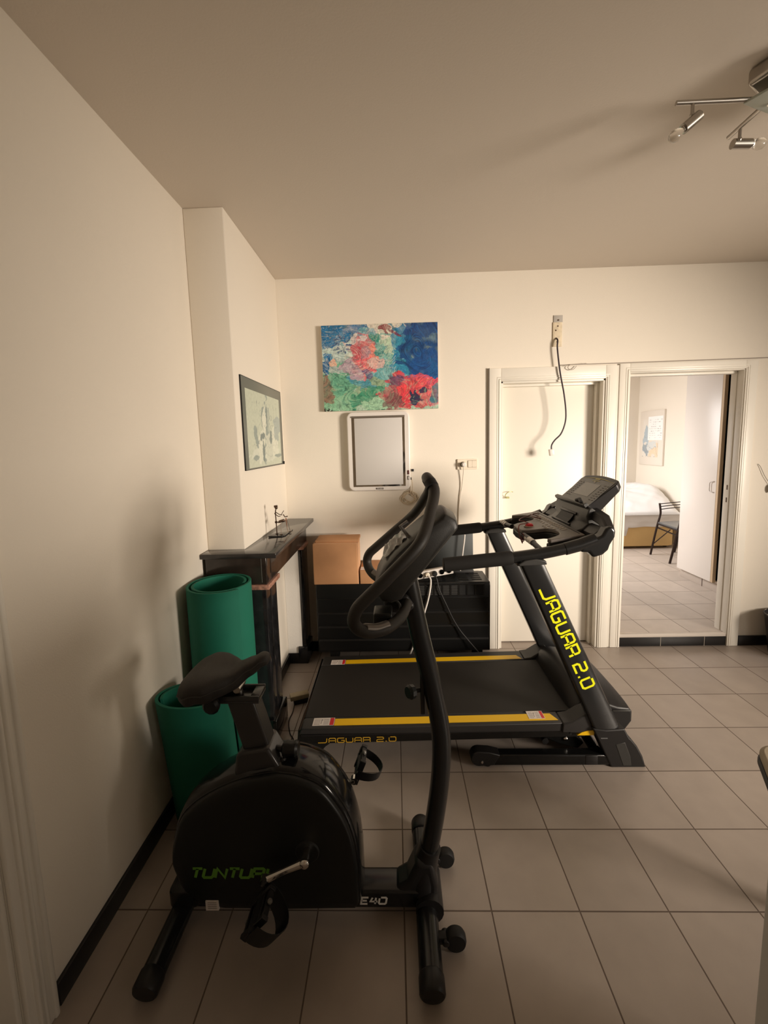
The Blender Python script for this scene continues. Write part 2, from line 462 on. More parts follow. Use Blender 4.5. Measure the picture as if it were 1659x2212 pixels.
# ------------------------------------------------------------------ painting helpers
def lerp3(a, b, t): return tuple(a[i]+(b[i]-a[i])*t for i in range(3))
def srgb(h):
    h = h.lstrip('#'); o = []
    for i in (0, 2, 4):
        c_ = int(h[i:i+2], 16)/255
        o.append(c_/12.92 if c_ <= .04045 else ((c_+.055)/1.055)**2.4)
    return tuple(o)
def painted(name, m, org, U, W, w_, h_, nu, nv, fn, parent, ripple=0.0):
    bm = bmesh.new(); org = V(org)-world_loc(parent); U = V(U); W = V(W); N_ = U.cross(W)
    g = []; cols = []
    for j in range(nv+1):
        row = []
        for i in range(nu+1):
            u = i/nu; v = j/nv
            row.append(bm.verts.new(org + U*(u*w_) + W*(v*h_)))
            cols.append(fn(u, v))
        g.append(row)
    for j in range(nv):
        for i in range(nu): bm.faces.new([g[j][i], g[j][i+1], g[j+1][i+1], g[j+1][i]])
    me = bpy.data.meshes.new(name); bm.to_mesh(me); bm.free()
    a = me.color_attributes.new('Col', 'FLOAT_COLOR', 'POINT')
    buf = []
    for c_ in cols: buf.extend((c_[0], c_[1], c_[2], 1.0))
    a.data.foreach_set('color', buf)
    me.materials.append(m)
    o = bpy.data.objects.new(name, me); col.objects.link(o); o.parent = parent
    return o
def ell(u, v, cx, cy, rx, ry, a, wob=.25, k=9.0, sd=0):
    n = noise.noise(V((u*k+sd, v*k, sd*1.7)))
    n2 = noise.noise(V((u*k*2.7+sd, v*k*2.7, 5+sd)))
    du = u-cx; dv = v-cy; ca = math.cos(R(a)); sa = math.sin(R(a))
    x = (du*ca+dv*sa)/rx; y = (-du*sa+dv*ca)/ry
    return x*x+y*y < (1+wob*n*2+wob*n2)**2
BLOBS = [  # cx, cy, rx, ry, ang, colour, wobble
 (.50,.50,.9,.9,0,'#a9c3ae',0), (.60,.75,.16,.30,10,'#b4cbb0',.3), (.50,.95,.25,.10,0,'#ded3c4',.4),
 (.20,.66,.26,.24,0,'#c9cdc2',.4), (.30,.85,.16,.13,-20,'#d3bfc0',.5), (.10,.72,.14,.14,0,'#bccfcb',.5),
 (.24,.50,.22,.14,0,'#9fb3b0',.6), (.56,.55,.13,.20,20,'#6ea79f',.7), (.47,.46,.08,.14,30,'#4d93a0',.6),
 (.60,.42,.16,.13,-10,'#77aeb0',.7), (.10,.30,.17,.20,0,'#5f9f82',.5), (.22,.34,.16,.18,0,'#6aa98c',.6),
 (.38,.26,.14,.20,0,'#93a98a',.6), (.32,.36,.12,.07,-35,'#4f94a6',.6), (.20,.12,.24,.10,0,'#84b795',.5),
 (.42,.14,.12,.16,0,'#3f9070',.6), (.47,.06,.14,.07,0,'#a4cbaa',.4), (.03,.22,.05,.14,0,'#8a6a5a',.6),
 (.10,1.0,.30,.22,24,'#1f6e9f',.15), (.03,.93,.14,.16,0,'#1c6c9e',.2),
 (.70,.78,.10,.30,0,'#1f7da8',.45), (.76,.52,.14,.16,0,'#2a86a6',.6), (.66,.68,.05,.22,0,'#3c93ad',.7),
 (.90,.72,.20,.42,0,'#123f73',.25), (.86,.93,.17,.10,0,'#24457c',.5), (.90,.50,.13,.20,0,'#14498a',.4), (.96,.45,.06,.2,0,'#15558f',.4),
 (.36,.66,.105,.26,-6,'#c8646a',.35), (.30,.66,.05,.12,0,'#c4525e',.5), (.42,.64,.06,.14,0,'#e58472',.5), (.38,.55,.06,.12,20,'#e2646c',.5),
 (.36,.44,.09,.05,-45,'#5d4c7c',.35), (.31,.43,.04,.09,40,'#e0737a',.3), (.39,.66,.05,.06,0,'#b98a94',.5), (.27,.5,.09,.09,0,'#b49aa8',.7),
 (.48,.56,.06,.06,0,'#dcb4ac',.6), (.50,.68,.04,.05,-30,'#3f8f86',.6), (.45,.84,.05,.05,-35,'#2f8a78',.4), (.40,.92,.05,.05,0,'#6fa8b4',.6),
 (.10,.56,.06,.06,0,'#e3ac92',.5), (.045,.63,.045,.05,0,'#2d7fae',.1), (.03,.51,.04,.10,0,'#1f5f90',.5),
 (.54,.955,.05,.03,0,'#8c3d42',.5), (.545,.93,.02,.045,20,'#8c3d42',.4), (.62,.90,.06,.02,-35,'#7c2f38',.4),
 (.78,.20,.25,.18,0,'#cf4650',.35), (.62,.17,.12,.16,0,'#a8565c',.5), (.78,.33,.14,.07,0,'#c9505c',.6), (.80,.30,.06,.06,0,'#dd4b4e',.5),
 (.90,.30,.08,.08,0,'#e8565e',.5), (.70,.24,.05,.07,45,'#ee4b50',.2), (.64,.34,.07,.04,0,'#6d4f6c',.6), (.72,.10,.07,.12,0,'#e23d4a',.5),
 (.60,.08,.07,.09,0,'#7d4a4c',.6), (.95,.24,.05,.09,0,'#e9666c',.5), (.95,.07,.05,.06,0,'#c87580',.5), (.97,.16,.035,.12,-10,'#3f7484',.4),
 (.79,.115,.035,.07,0,'#2a2b4d',.25), (.87,.22,.035,.045,0,'#3a2f52',.3), (.82,.10,.06,.015,20,'#2a2b4d',.4), (.765,.19,.01,.03,0,'#2a2b4d',.2), (.80,.20,.01,.03,0,'#2a2b4d',.2)]
BLOBS = [(a,b,c_,d,e,srgb(f),g) for a,b,c_,d,e,f,g in BLOBS]
for k in range(10):
    t = R(36*k); BLOBS.append((.175+.062*math.cos(t), .775+.085*math.sin(t), .026, .011, 36*k, srgb('#32507c'), .15))
BLOBS.append((.175, .775, .018, .022, 0, srgb('#8fb6bd'), .1))
def paint_fn(u, v):
    nz = noise.noise
    wu = u+.020*nz(V((u*11, v*9, 1)))+.011*nz(V((u*34, v*27, 2)))+.005*nz(V((u*90, v*70, 3)))
    wv = v+.026*nz(V((u*11, v*9, 11)))+.014*nz(V((u*34, v*27, 12)))+.007*nz(V((u*90, v*70, 13)))
    c_ = srgb('#aebfae')
    for i, (cx, cy, rx, ry, a, colr, wb) in enumerate(BLOBS):
        if abs(wu-cx) > (rx+ry)*1.7 or abs(wv-cy) > (rx+ry)*1.7: continue
        if ell(wu, wv, cx, cy, rx, ry, a, wb*.8, 9, i*.37):
            k = .62+.38*nz(V((u*18+i, v*14, i*.7)))
            if a == 0 and rx < .05: k = .95
            c_ = lerp3(c_, colr, max(.45, min(1, k+.25)))
    n = nz(V((u*26, v*20, 2.2))); n2 = nz(V((u*75, v*58, 7.7)))
    k = 1+.25*n+.28*n2
    c_ = tuple(min(1, max(0, x*k)) for x in c_)
    blue = u > .64 and v > .36
    ang = nz(V((u*3.1, v*2.6, 40)))*3.0
    s_ = nz(V(((u*math.cos(ang)+v*math.sin(ang))*46, (v*math.cos(ang)-u*math.sin(ang))*9, 5)))
    if blue:
        if s_ > .22: c_ = lerp3(c_, srgb('#1e66a6'), .5)
        elif s_ < -.25: c_ = lerp3(c_, srgb('#0b2450'), .5)
    else:
        if s_ > .30: c_ = lerp3(c_, srgb('#dfe3d2') if (v > .42 or u > .5 and v > .35) else srgb('#9fc4a0'), .38)
        elif s_ < -.30: c_ = lerp3(c_, srgb('#2c6660') if u < .55 or v > .4 else srgb('#6a2740'), .40)
        l = abs(nz(V((wu*15+3, wv*12, 9))))
        if l < .03: c_ = lerp3(c_, srgb('#1d5040') if v < .45 and u < .52 else (srgb('#54303f') if v < .4 else srgb('#4b5f74')), .55)
        l = abs(nz(V((wu*27, wv*24, 4))))
        if l < .03: c_ = lerp3(c_, srgb('#e8e2d4') if v > .4 else srgb('#1d4d40'), .35)
    if v < .035 and u < .07 and nz(V((u*60, v*60, 3))) > 0: c_ = srgb('#201812')
    return c_
t = thing('painting', 'unframed abstract canvas of blue, mint green, coral and red paint on the back wall', 'painting', (-.09, WY, 1.85))
B().box(-.499, .330, WY-.034, WY-.004, 1.850, 2.452).build('canvas_stretcher', CANVAS, t, smooth=False, bevel=.002)
painted('painted_surface', PAINT, (-.499, WY-.0345, 1.850), (1, 0, 0), (0, 0, 1), .829, .602, 340, 250, paint_fn, t)

# framed drawing on the chimney breast
PAPER = srgb('#bfc6b4'); SH1 = srgb('#8d9a94'); SH2 = srgb('#74827f'); LT = srgb('#d3d6c6')
DB = [(.5,.16,.5,.09,0,srgb('#ccd1c2'),.2), (.5,.55,.10,.30,-4,SH1,.5), (.47,.62,.06,.22,-6,LT,.3), (.60,.62,.05,.20,10,srgb('#a9b2a6'),.5),
      (.36,.28,.09,.20,-12,LT,.2), (.78,.32,.11,.22,8,LT,.2), (.58,.24,.13,.18,0,srgb('#c5cabb'),.3), (.22,.42,.04,.13,15,SH1,.5),
      (.42,.20,.04,.11,0,SH2,.3), (.90,.55,.12,.20,-35,srgb('#a3aea8'),.5), (.44,.42,.08,.05,20,SH2,.5), (.66,.40,.05,.10,0,SH2,.4),
      (.55,.80,.035,.06,0,SH1,.5), (.55,.72,.02,.10,0,SH2,.4), (.85,.13,.14,.025,0,SH1,.4), (.2,.13,.1,.03,0,SH1,.4)]
def draw_fn(u, v):
    c_ = PAPER
    for i, (cx, cy, rx, ry, a, colr, wb) in enumerate(DB):
        if ell(u, v, cx, cy, rx, ry, a, wb, 7, i*.51+3): c_ = colr
    l = abs(noise.noise(V((u*9, v*7, 21))))
    if l < .02 and .15 < u < .9 and .12 < v < .88: c_ = lerp3(c_, SH2, .6)
    n = noise.noise(V((u*30, v*30, 12)))
    return tuple(min(1, x*(1+.10*n)) for x in c_)
t = thing('framed_drawing', 'pale pencil drawing in a grey-green mount with thin dark frame, hanging on the chimney breast', 'picture', (-.817, 2.60, 1.48))
B().box(-.816, -.8095, 2.223, 2.994, 1.480, 1.992).build('mount', FRAMED, t, smooth=False, bevel=.001)
painted('drawing', DRAWN, (-.8090, 2.275, 1.487), (0, 1, 0), (0, 0, 1), .665, .445, 120, 90, draw_fn, t)
fr = B()
fr.box(-.817, -.8088, 2.2215, 2.2245, 1.478, 1.994).box(-.817, -.8088, 2.993, 2.996, 1.478, 1.994).box(-.817, -.8088, 2.221, 2.996, 1.478, 1.4805).box(-.817, -.8088, 2.221, 2.996, 1.9915, 1.994)
fr.build('thin_frame', BLACK, t, smooth=False)
B().box(-.817, -.803, 2.977, 2.996, 1.477, 1.498).build('corner_clip', BLACK, t, smooth=False)

# ------------------------------------------------------------------ electric wall panel
t = thing('electric_wall_panel', 'white rounded electric panel with pale grey face and mirror strips, below the painting', 'wall panel', (-.11, WY, 1.26))
bm_ = B().prism(rrect(-.338, .118, 1.262, 1.838, .045, 6), WY-.052, WY-.002, 'y')
bm_.build('casing', WPLAS, t, bevel=.008, seg=3)
B().box(-.302, .082, WY-.054, WY-.051, 1.293, 1.808).build('mirror_border', MIRROR, t, smooth=False)
B().box(-.283, .064, WY-.058, WY-.053, 1.306, 1.792).build('grey_face', SCRG, t, smooth=False, bevel=.001)
B().box(-.303, .083, WY-.060, WY-.054, 1.796, 1.808).build('top_rail', mat('panel_rail', (.35, .31, .27), .3, metal=.7), t, smooth=False)
B().box(-.135, -.083, WY-.056, WY-.051, 1.272, 1.284).build('badge', mat('badge_dark', (.06, .05, .045), .4), t, smooth=False)
j = B()
for k in range(6): j.box(-.130+k*.0075, -.1255+k*.0075, WY-.0565, WY-.0555, 1.2755, 1.2805)
j.build('badge_marks', LABEL, t, smooth=False)
for z0, z1, m_ in ((1.378, 1.408, mat('switch_maroon', (.10, .03, .03), .4)), (1.338, 1.366, mat('switch_dark', (.05, .045, .04), .4))):
    o = B().box(.097, .109, WY-.057, WY-.051, z0, z1).build('rocker_switch', m_, t, smooth=False, bevel=.001)
    if z0 < 1.36: B().box(.100, .106, WY-.0585, WY-.0565, z0+.004, z1-.004).build('rocker_key', WPLAS, o, smooth=False)
B().box(.118, .126, WY-.03, WY-.015, 1.335, 1.352).build('cable_inlet', BLACK, t, smooth=False)
tag(B().box(.127, .145, WY-.012, WY-.001, 1.395, 1.413).build('wall_clip', BLACK, origin=(.136, WY, 1.40), smooth=False, bevel=.001),
    'tiny black square clip on the wall right of the white panel', 'clip')
# coiled cream flex
pts = [(.124, WY-.022, 1.343), (.130, WY-.02, 1.33), (.133, WY-.018, 1.28), (.130, WY-.018, 1.24)]
for k in range(110):
    a = 2*PI*k/18; rr = .044+.008*math.sin(k*.9)-.010*math.cos(k*.23)
    pts.append((.108+rr*1.12*math.cos(a+.8), WY-.0062-.0035*math.sin(k*.37), 1.197+rr*.92*math.sin(a+.8)))
pts += [(.118, WY-.02, 1.25), (.117, WY-.02, 1.30)]
tag(B().tube(spline(pts, 2), .0033, 6).build('coiled_flex', ROPE, origin=(.108, WY, 1.2)),
    'coil of cream flex hanging on the wall below the white panel', 'cord')

# ------------------------------------------------------------------ sockets, plate, loose cable
t = thing('wall_socket', 'cream double wall plate with round socket and two rocker switches', 'socket', (.541, WY, 1.40))
B().prism(rrect(.467, .616, 1.400, 1.477, .006, 3), WY-.012, WY-.001, 'y').build('plate', CREAMP, t, bevel=.002)
B().lathe([(.020, 0), (.0215, .002), (.018, .003), (.017, 0)], (.508, WY-.012, 1.439), (0, -1, 0), 24).build('socket_ring', mat('socket_ring_shade', (.50, .42, .32), .5), t)
for x in (.545, .5755):
    B().prism(rrect(x, x+.030, 1.417, 1.464, .004, 3), WY-.017, WY-.011, 'y').build('rocker_switch', CREAMP, t, bevel=.001)
fr = B()
fr.box(.5425, .6075, WY-.0135, WY-.0115, 1.4145, 1.4675)
fr.build('switch_frame', mat('switch_gap', (.42, .36, .28), .6), t, smooth=False)
t = thing('power_plug', 'white round plug in the wall socket with a long white flex hanging down', 'plug', (.512, WY-.03, 1.437))
B().lathe([(.012, 0), (.016, .008), (.0165, .03), (.010, .036)], (.511, WY-.014, 1.438), (0, -1, 0), 20).build('plug_body', WPLAS, t)
B().tube(spline([(.511, WY-.035, 1.430), (.510, WY-.03, 1.40), (.507, WY-.02, 1.34), (.500, WY-.012, 1.27), (.486, WY-.008, 1.19), (.478, WY-.006, 1.10), (.474, WY-.006, .99), (.462, WY-.005, .85), (.450, WY-.005, .66)], 6), .0036, 8).build('flex', WCABLE, t)
t = thing('wall_plate', 'aged cream screw plate high on the wall with rusty screw holes and grey filler patch', 'wall plate', (1.18, WY, 2.26))
B().box(1.150, 1.215, WY-.008, WY-.001, 2.262, 2.43).build('plate', OLDPL, t, smooth=False, bevel=.002)
B().box(1.155, 1.218, WY-.006, WY-.001, 2.430, 2.478).build('filler_patch', GREYPL, t, smooth=False, bevel=.001)
for x, z in ((1.187, 2.444), (1.184, 2.403), (1.170, 2.374), (1.175, 2.318), (1.182, 2.295)):
    B().cyl((x, WY-.0095, z), (x, WY-.006, z), .0055, 10).build('screw', RUST, t)
t = thing('loose_cable', 'dark cable dangling from the plate high on the wall, ending in a pale connector', 'cable', (1.172, WY, 2.32))
B().tube(spline([(1.173, WY-.004, 2.322), (1.176, WY-.03, 2.30), (1.174, WY-.035, 2.24), (1.196, WY-.035, 2.08), (1.228, WY-.032, 1.93), (1.246, WY-.03, 1.80), (1.242, WY-.03, 1.72), (1.215, WY-.03, 1.645), (1.172, WY-.03, 1.60), (1.150, WY-.03, 1.565), (1.148, WY-.03, 1.53)], 8), .0055, 8).build('flex', PCABLE, t)
B().box(1.131, 1.163, WY-.045, WY-.02, 1.488, 1.535, rot=Matrix.Rotation(R(-9), 3, 'Y')).build('connector', WPLAS, t, smooth=False, bevel=.002)
tag(B().tube(spline([(1.385, WY-.021, 2.137), (1.30, WY-.022, 2.132), (1.262, WY-.03, 2.125), (1.250, WY-.035, 2.108), (1.268, WY-.035, 2.094), (1.292, WY-.034, 2.098), (1.312, WY-.03, 2.118)], 6), .0026, 6).build('wire_loop', mat('grey_wire', (.40, .35, .30), .5), origin=(1.28, WY, 2.1)),
    'small loop of thin wire sticking out above the closed door', 'wire')
# small hook on the closed door
tag(B().tube(spline([(.842, WY+.078, 1.178), (.845, WY+.06, 1.20), (.86, WY+.055, 1.214), (.885, WY+.06, 1.218), (.900, WY+.07, 1.214)], 6), .003, 6).box(.850, .872, WY+.06, WY+.083, 1.166, 1.178).build('door_hook', mat('brass_hook', (.42, .40, .18), .4, metal=.5), origin=(.86, WY+.08, 1.17)),
    'small brassy hook on the closed door just above the treadmill handrail', 'hook')
# wires on the wall at the far right
t = thing('wall_wire', 'thin grey wire with a small fitting on the wall right of the open doorway', 'wire', (2.70, WY, 1.2))
B().tube(spline([(2.652, WY-.005, 1.388), (2.668, WY-.01, 1.365), (2.70, WY-.012, 1.30), (2.745, WY-.014, 1.235)], 6), .0018, 6).build('flex', mat('grey_flex', (.30, .27, .25), .5), t)
B().sphere((2.742, WY-.016, 1.205), .018, (.9, .6, 1.7), 12).build('fitting', mat('grey_fitting', (.35, .32, .29), .5), t)

# ------------------------------------------------------------------ black heater with boxes, panel, strip
t = thing('gas_heater', 'long black enamelled heater with louvred front and slotted grille along the back wall', 'heater', (.03, 2.90, .1))
hb = B().prism([(2.79, .125), (2.79, .30), (2.787, .60), (2.797, .628), (3.04, .628), (3.04, .125)], -.575, .652, 'x')
hb.build('casing', HEATER, t, bevel=.004)
for z in (.225, .322, .424):
    B().prism([(2.783, z-.088), (2.778, z-.012), (2.786, z), (2.795, z), (2.795, z-.088)], -.565, .640, 'x').build('louvre', HEATER, t, bevel=.002)
B().prism([(2.783, .436), (2.780, .526), (2.795, .526), (2.795, .436)], -.565, .640, 'x').build('louvre', HEATER, t, bevel=.002)
g = B()
n_ = 20
for k in range(9, n_):
    x = -.545+k*.0578
    g.box(x, x+.046, 2.781, 2.7875, .540, .612)
g.build('grille_openings', HDARK, t, smooth=False)
g = B()
for k in range(9, n_-3):
    x = -.545+k*.0578
    for q in range(6): g.box(x, x+.046, 2.7785, 2.786, .546+q*.0115, .5495+q*.0115)
g.build('grille_fins', mat('heater_fin', (.05, .048, .045), .35), t, smooth=False)
g = B()
g.box(-.557+9*.0578, -.546+n_*.0578, 2.7775, 2.787, .534, .540); g.box(-.557+9*.0578, -.546+n_*.0578, 2.7775, 2.787, .612, .618)
for k in range(9, n_+1): g.box(-.557+k*.0578, -.546+k*.0578, 2.7775, 2.787, .5395, .6125)
g.build('grille_frame', HEATER, t, smooth=False)
g = B()
for k in range(12):
    for q in range(4): g.box(-.50+k*.094, -.43+k*.094, 2.83+q*.045, 2.86+q*.045, .6275, .6288)
g.build('top_slots', HDARK, t, smooth=False)
for x in (-.5, .56): B().box(x, x+.05, 2.84, 3.0, 0, .127).build('foot', HDARK, t, smooth=False)

t = thing('cardboard_box', 'tall brown cardboard box on the left end of the black heater', 'box', (-.425, 2.86, .629))
B().box(-.584, -.272, 2.785, 2.96, .629, .924).build('carton', CARD, t, smooth=False, bevel=.005)
B().box(-.566, -.262, 2.80, 2.975, .924, .945).build('lid', CARD, t, smooth=False, bevel=.003)
plab(B().box(-.572, -.266, 2.787, 2.80, .918, .926).box(-.2735, -.2675, 2.79, 2.97, .629, .925).build('folded_edge', CARD2, t, smooth=False), 'lighter folded edge')
t = thing('cardboard_box', 'lower brown cardboard box on the heater, right of the tall box', 'box', (-.12, 2.9, .629))
B().box(-.258, .00, 2.785, 3.04, .629, .728).build('carton', CARD, t, smooth=False, bevel=.004)
B().box(-.255, -.19, 2.80, 2.86, .728, .731).build('tape', LABEL, t, smooth=False)

t = thing('slate_panel', 'dark slate-grey flat panel leaning on the back wall, standing on the heater', 'panel', (.37, 3.0, .629))
Rm = Matrix.Rotation(R(-3), 3, 'X')
B().box(.172, .572, 2.985, 3.010, .629, .955, rot=Rm, piv=(.37, 3.0, .629)).build('board', PANELG, t, smooth=False, bevel=.003)
B().box(.17, .575, 2.98, 3.016, .629, .652, rot=Rm, piv=(.37, 3.0, .629)).build('bottom_bar', PLASTIC, t, smooth=False, bevel=.003)
tag(B().tube(spline([(.505, 2.955, .93), (.500, 2.952, .88), (.489, 2.95, .80), (.482, 2.95, .74), (.47, 2.95, .66)], 5), .0045, 8).build('white_flex', WPLAS, origin=(.49, 2.95, .8)),
    'short white flex hanging in front of the dark slate panel', 'cable')

t = thing('power_strip', 'white five-socket extension block propped on top of the black heater', 'power strip', (.26, 2.84, .64))
Rs = Matrix.Rotation(R(-9.5), 3, 'Y'); pv = (.145, 2.83, .645)
def RP(p): return Rs @ (V(p)-V(pv)) + V(pv)
B().box(.145, .405, 2.815, 2.855, .641, .695, rot=Rs, piv=pv).build('block', WPLAS, t, smooth=False, bevel=.005)
for k in range(5):
    c_ = RP((.170+k*.051, 2.8145, .668))
    o = B().lathe([(.0195, 0), (.0205, .0015), (.018, .0015), (.0175, 0)], c_, (0, -1, 0), 20).build('socket_ring', mat('strip_ring%d' % k, (.45, .42, .38), .5), t)
    if k in (0, 3, 4):
        b_ = B()
        for dx, dz in ((-.007, 0), (.007, 0), (0, .010)):
            q = RP((.170+k*.051+dx, 2.8135, .668+dz)); b_.cyl(q, q+V((0, .002, 0)), .0026, 8)
        b_.build('socket_pins', BLACK, o)
B().box(.405, .418, 2.826, 2.844, .661, .677, rot=Rs, piv=pv).build('cord_outlet', WPLAS, t, smooth=False, bevel=.002)
t = thing('power_plug', 'white plug with white cord in the extension block, cord falling to the floor', 'plug', (.222, 2.80, .68))
c_ = RP((.221, 2.8135, .668))
B().lathe([(.016, 0), (.017, .012), (.012, .02)], c_, (0, -1, 0), 18).build('plug_body', CREAMP, t)
B().tube(spline([c_+V((.006, -.02, -.004)), (.236, 2.775, .655), (.232, 2.765, .60), (.216, 2.762, .52), (.190, 2.76, .43), (.16, 2.76, .33), (.125, 2.762, .23), (.09, 2.77, .13), (.05, 2.78, .03), (.02, 2.77, .008)], 6), .0058, 8).build('cord', WPLAS, t)
t = thing('power_plug', 'black plug with thin black cord in the extension block, cord running to the treadmill', 'plug', (.27, 2.80, .69))
c_ = RP((.272, 2.8135, .668))
B().lathe([(.018, 0), (.019, .016), (.010, .028)], c_, (0, -1, 0), 18).build('plug_body', BLACK, t)
B().tube(spline([c_+V((0, -.025, -.008)), (.280, 2.775, .655), (.290, 2.765, .60), (.31, 2.762, .55), (.345, 2.76, .47), (.385, 2.76, .38), (.43, 2.758, .30), (.48, 2.75, .235), (.55, 2.74, .15), (.61, 2.73, .07), (.66, 2.70, .008), (.80, 2.64, .008)], 6), .0042, 8).build('cord', BCABLE, t)

# ------------------------------------------------------------------ fireplace surround
t = thing('fireplace_surround', 'black marble fireplace surround with shelf standing against the chimney breast', 'fireplace', (-.75, 2.5, 0))
sl = B().prism([(WX+.005, 2.045), (-.62, 2.045), (-.62, 3.045), (-.815, 3.045), (-.815, 2.148), (WX+.005, 2.148)], 1.034, 1.060, 'z')
sl.build('mantel_shelf', mat('polished_grey_marble', (.030, .027, .026), .13, var=.25, vscale=12, spec=.6), t, smooth=False, bevel=.003)
B().box(-1.0, -.680, 2.065, 2.147, .888, 1.034).box(-.816, -.680, 2.147, 3.04, .888, 1.034).build('frieze', mat('brown_black_marble', (.022, .016, .013), .16, var=.4, vscale=9, spec=.6), t, smooth=False, bevel=.003)
B().box(-.706, -.7045, 2.0645, 2.0655, .90, 1.028).build('inlay_line', mat('grey_inlay', (.22, .22, .20), .3), t, smooth=False)
for y0, y1 in ((2.055, 2.262), (2.862, 3.045)):
    B().box(-.816, -.668, y0, y1, .862, .888).build('ledge', PINKM, t, smooth=False, bevel=.003)
B().box(-1.0, -.688, 2.065, 2.147, 0, .862).box(-.816, -.688, 2.147, 2.252, 0, .862).build('pilaster', MARBLE, t, smooth=False, bevel=.003)
B().box(-.710, -.680, 2.872, 3.04, 0, .862).build('pilaster', MARBLE, t, smooth=False, bevel=.003)
B().box(-.816, -.710, 2.874, 3.04, 0, .862).build('plaster_return', PLWHITE, t, smooth=False)
B().box(-.816, -.705, 2.864, 2.876, 0, .078).build('return_skirting', BLKTILE, t, smooth=False)
for y0, y1 in ((2.05, 2.27), (2.86, 3.045)):
    B().box(-.74, -.668, y0, y1, 0, .13).build('plinth', MARBLE, t, smooth=False, bevel=.006)
B().box(-.80, -.70, 3.045, 3.05, 0, .862).build('back_edge', mat('brown_stone_edge', (.15, .11, .09), .5), t, smooth=False)

# wire figurine
t = thing('wire_figurine', 'small metal wire figurine playing an instrument on a glossy base on the mantel shelf', 'figurine', (-.72, 2.5, 1.0605))
B().prism([(-.775, 2.425), (-.688, 2.418), (-.674, 2.440), (-.672, 2.62), (-.77, 2.62)], 1.0605, 1.067, 'z').build('base', MARBLE, t, smooth=False, bevel=.001)
fx, fy = -.735, 2.475
B().tube([(fx, fy, 1.07), (fx-.001, fy, 1.145), (fx-.003, fy, 1.20), (fx, fy, 1.222)], .0035, 8).sphere((fx+.004, fy, 1.232), .010, (1, .8, 1), 12).cyl((fx-.008, fy, 1.240), (fx+.012, fy, 1.242), .007, 10).sphere((fx-.004, fy, 1.196), .006, seg=8).build('player_body', FIG, t)
B().tube([(fx, fy, 1.205), (fx+.018, fy, 1.192), (fx+.038, fy, 1.186)], .0025, 6).tube([(fx, fy, 1.190), (fx+.014, fy, 1.178), (fx+.028, fy, 1.180)], .0025, 6).tube([(fx+.034, fy, 1.190), (fx+.050, fy, 1.214)], .002, 6).tube([(fx+.045, fy, 1.19), (fx+.055, fy, 1.174), (fx+.072, fy, 1.178)], .0035, 6).build('arms', FIG, t)
B().lathe([(.007, 0), (.009, .001), (.007, .002), (.0045, .002), (.0045, 0)], (fx, fy-.002, 1.143), (0, -1, 0), 14).tube([(fx+.01, fy, 1.14), (fx+.022, fy, 1.146), (fx+.045, fy, 1.152), (fx+.055, fy, 1.147)], [.004, .009, .010, .005], 10).build('instrument', FIG, t)
B().tube([(fx+.060, fy, 1.166), (fx+.062, fy, 1.145), (fx+.060, fy+.02, 1.10), (fx+.062, fy+.03, 1.07)], [.005, .004, .0015, .001], 8).build('tassel', FIGC, t)
for dx, dy in ((0, 0), (.032, -.02), (.068, .06)):
    B().tube([(fx+dx, fy+dy, 1.068), (fx+dx, fy+dy, 1.072)], .009, 10).tube([(fx+dx, fy+dy, 1.07), (fx+dx*.92, fy+dy*.3, 1.15)], .0012, 6).build('support_wire', FIG, t)

# ------------------------------------------------------------------ green mats
def spiral_mat(name, label, cx, cy, rx, ry, h, turns, th, gap, a0, tail, lean=(0, 0), sx=1):
    pts = []; n = int(turns*40)
    for k in range(n+1):
        a = a0 - 2*PI*k/40*sx; s_ = 1-(th+gap)*(k/40)/max(rx, ry)
        pts.append((cx+rx*s_*math.cos(a), cy+ry*s_*math.sin(a)))
    pts = tail + pts
    L_ = []; n = len(pts)
    for i in range(n):
        p = V(pts[i]); d = (V(pts[min(i+1, n-1)])-V(pts[max(i-1, 0)])).normalized(); m_ = V((-d.y, d.x))*th/2
        L_.append((p+m_, p-m_))
    bm_ = B(); NZ = 5; rows = []
    for kz in range(NZ+1):
        z = h*kz/NZ; ox, oy = lean[0]*(1-kz/NZ), lean[1]*(1-kz/NZ)
        rows.append([(bm_.bm.verts.new((a.x+ox, a.y+oy, z)), bm_.bm.verts.new((b.x+ox, b.y+oy, z))) for a, b in L_])
    for kz in range(NZ):
        A, C_ = rows[kz], rows[kz+1]
        for i in range(n-1):
            bm_.bm.faces.new([A[i][0], A[i+1][0], C_[i+1][0], C_[i][0]])
            bm_.bm.faces.new([A[i][1], C_[i][1], C_[i+1][1], A[i+1][1]])
        bm_.bm.faces.new([A[0][0], C_[0][0], C_[0][1], A[0][1]]); bm_.bm.faces.new([A[-1][0], A[-1][1], C_[-1][1], C_[-1][0]])
    for i in range(n-1):
        bm_.bm.faces.new([rows[-1][i][0], rows[-1][i+1][0], rows[-1][i+1][1], rows[-1][i][1]])
        bm_.bm.faces.new([rows[0][i][0], rows[0][i][1], rows[0][i+1][1], rows[0][i+1][0]])
    o = bm_.build(name, MATG, origin=(cx, cy, 0), bevel=.0015, seg=2)
    return tag(o, label, 'exercise mat', 'rolled green mats')
spiral_mat('exercise_mat', 'taller rolled green foam mat standing beside the fireplace surround', -.850, 1.894, .154, .150, .962, 1.90, .012, .010, R(-38), [])
spiral_mat('exercise_mat', 'shorter flattened roll of green foam mat behind the bike saddle', -.848, 1.565, .158, .098, .600, 1.5, .012, .008, R(20), [], lean=(.0, .075), sx=-1)

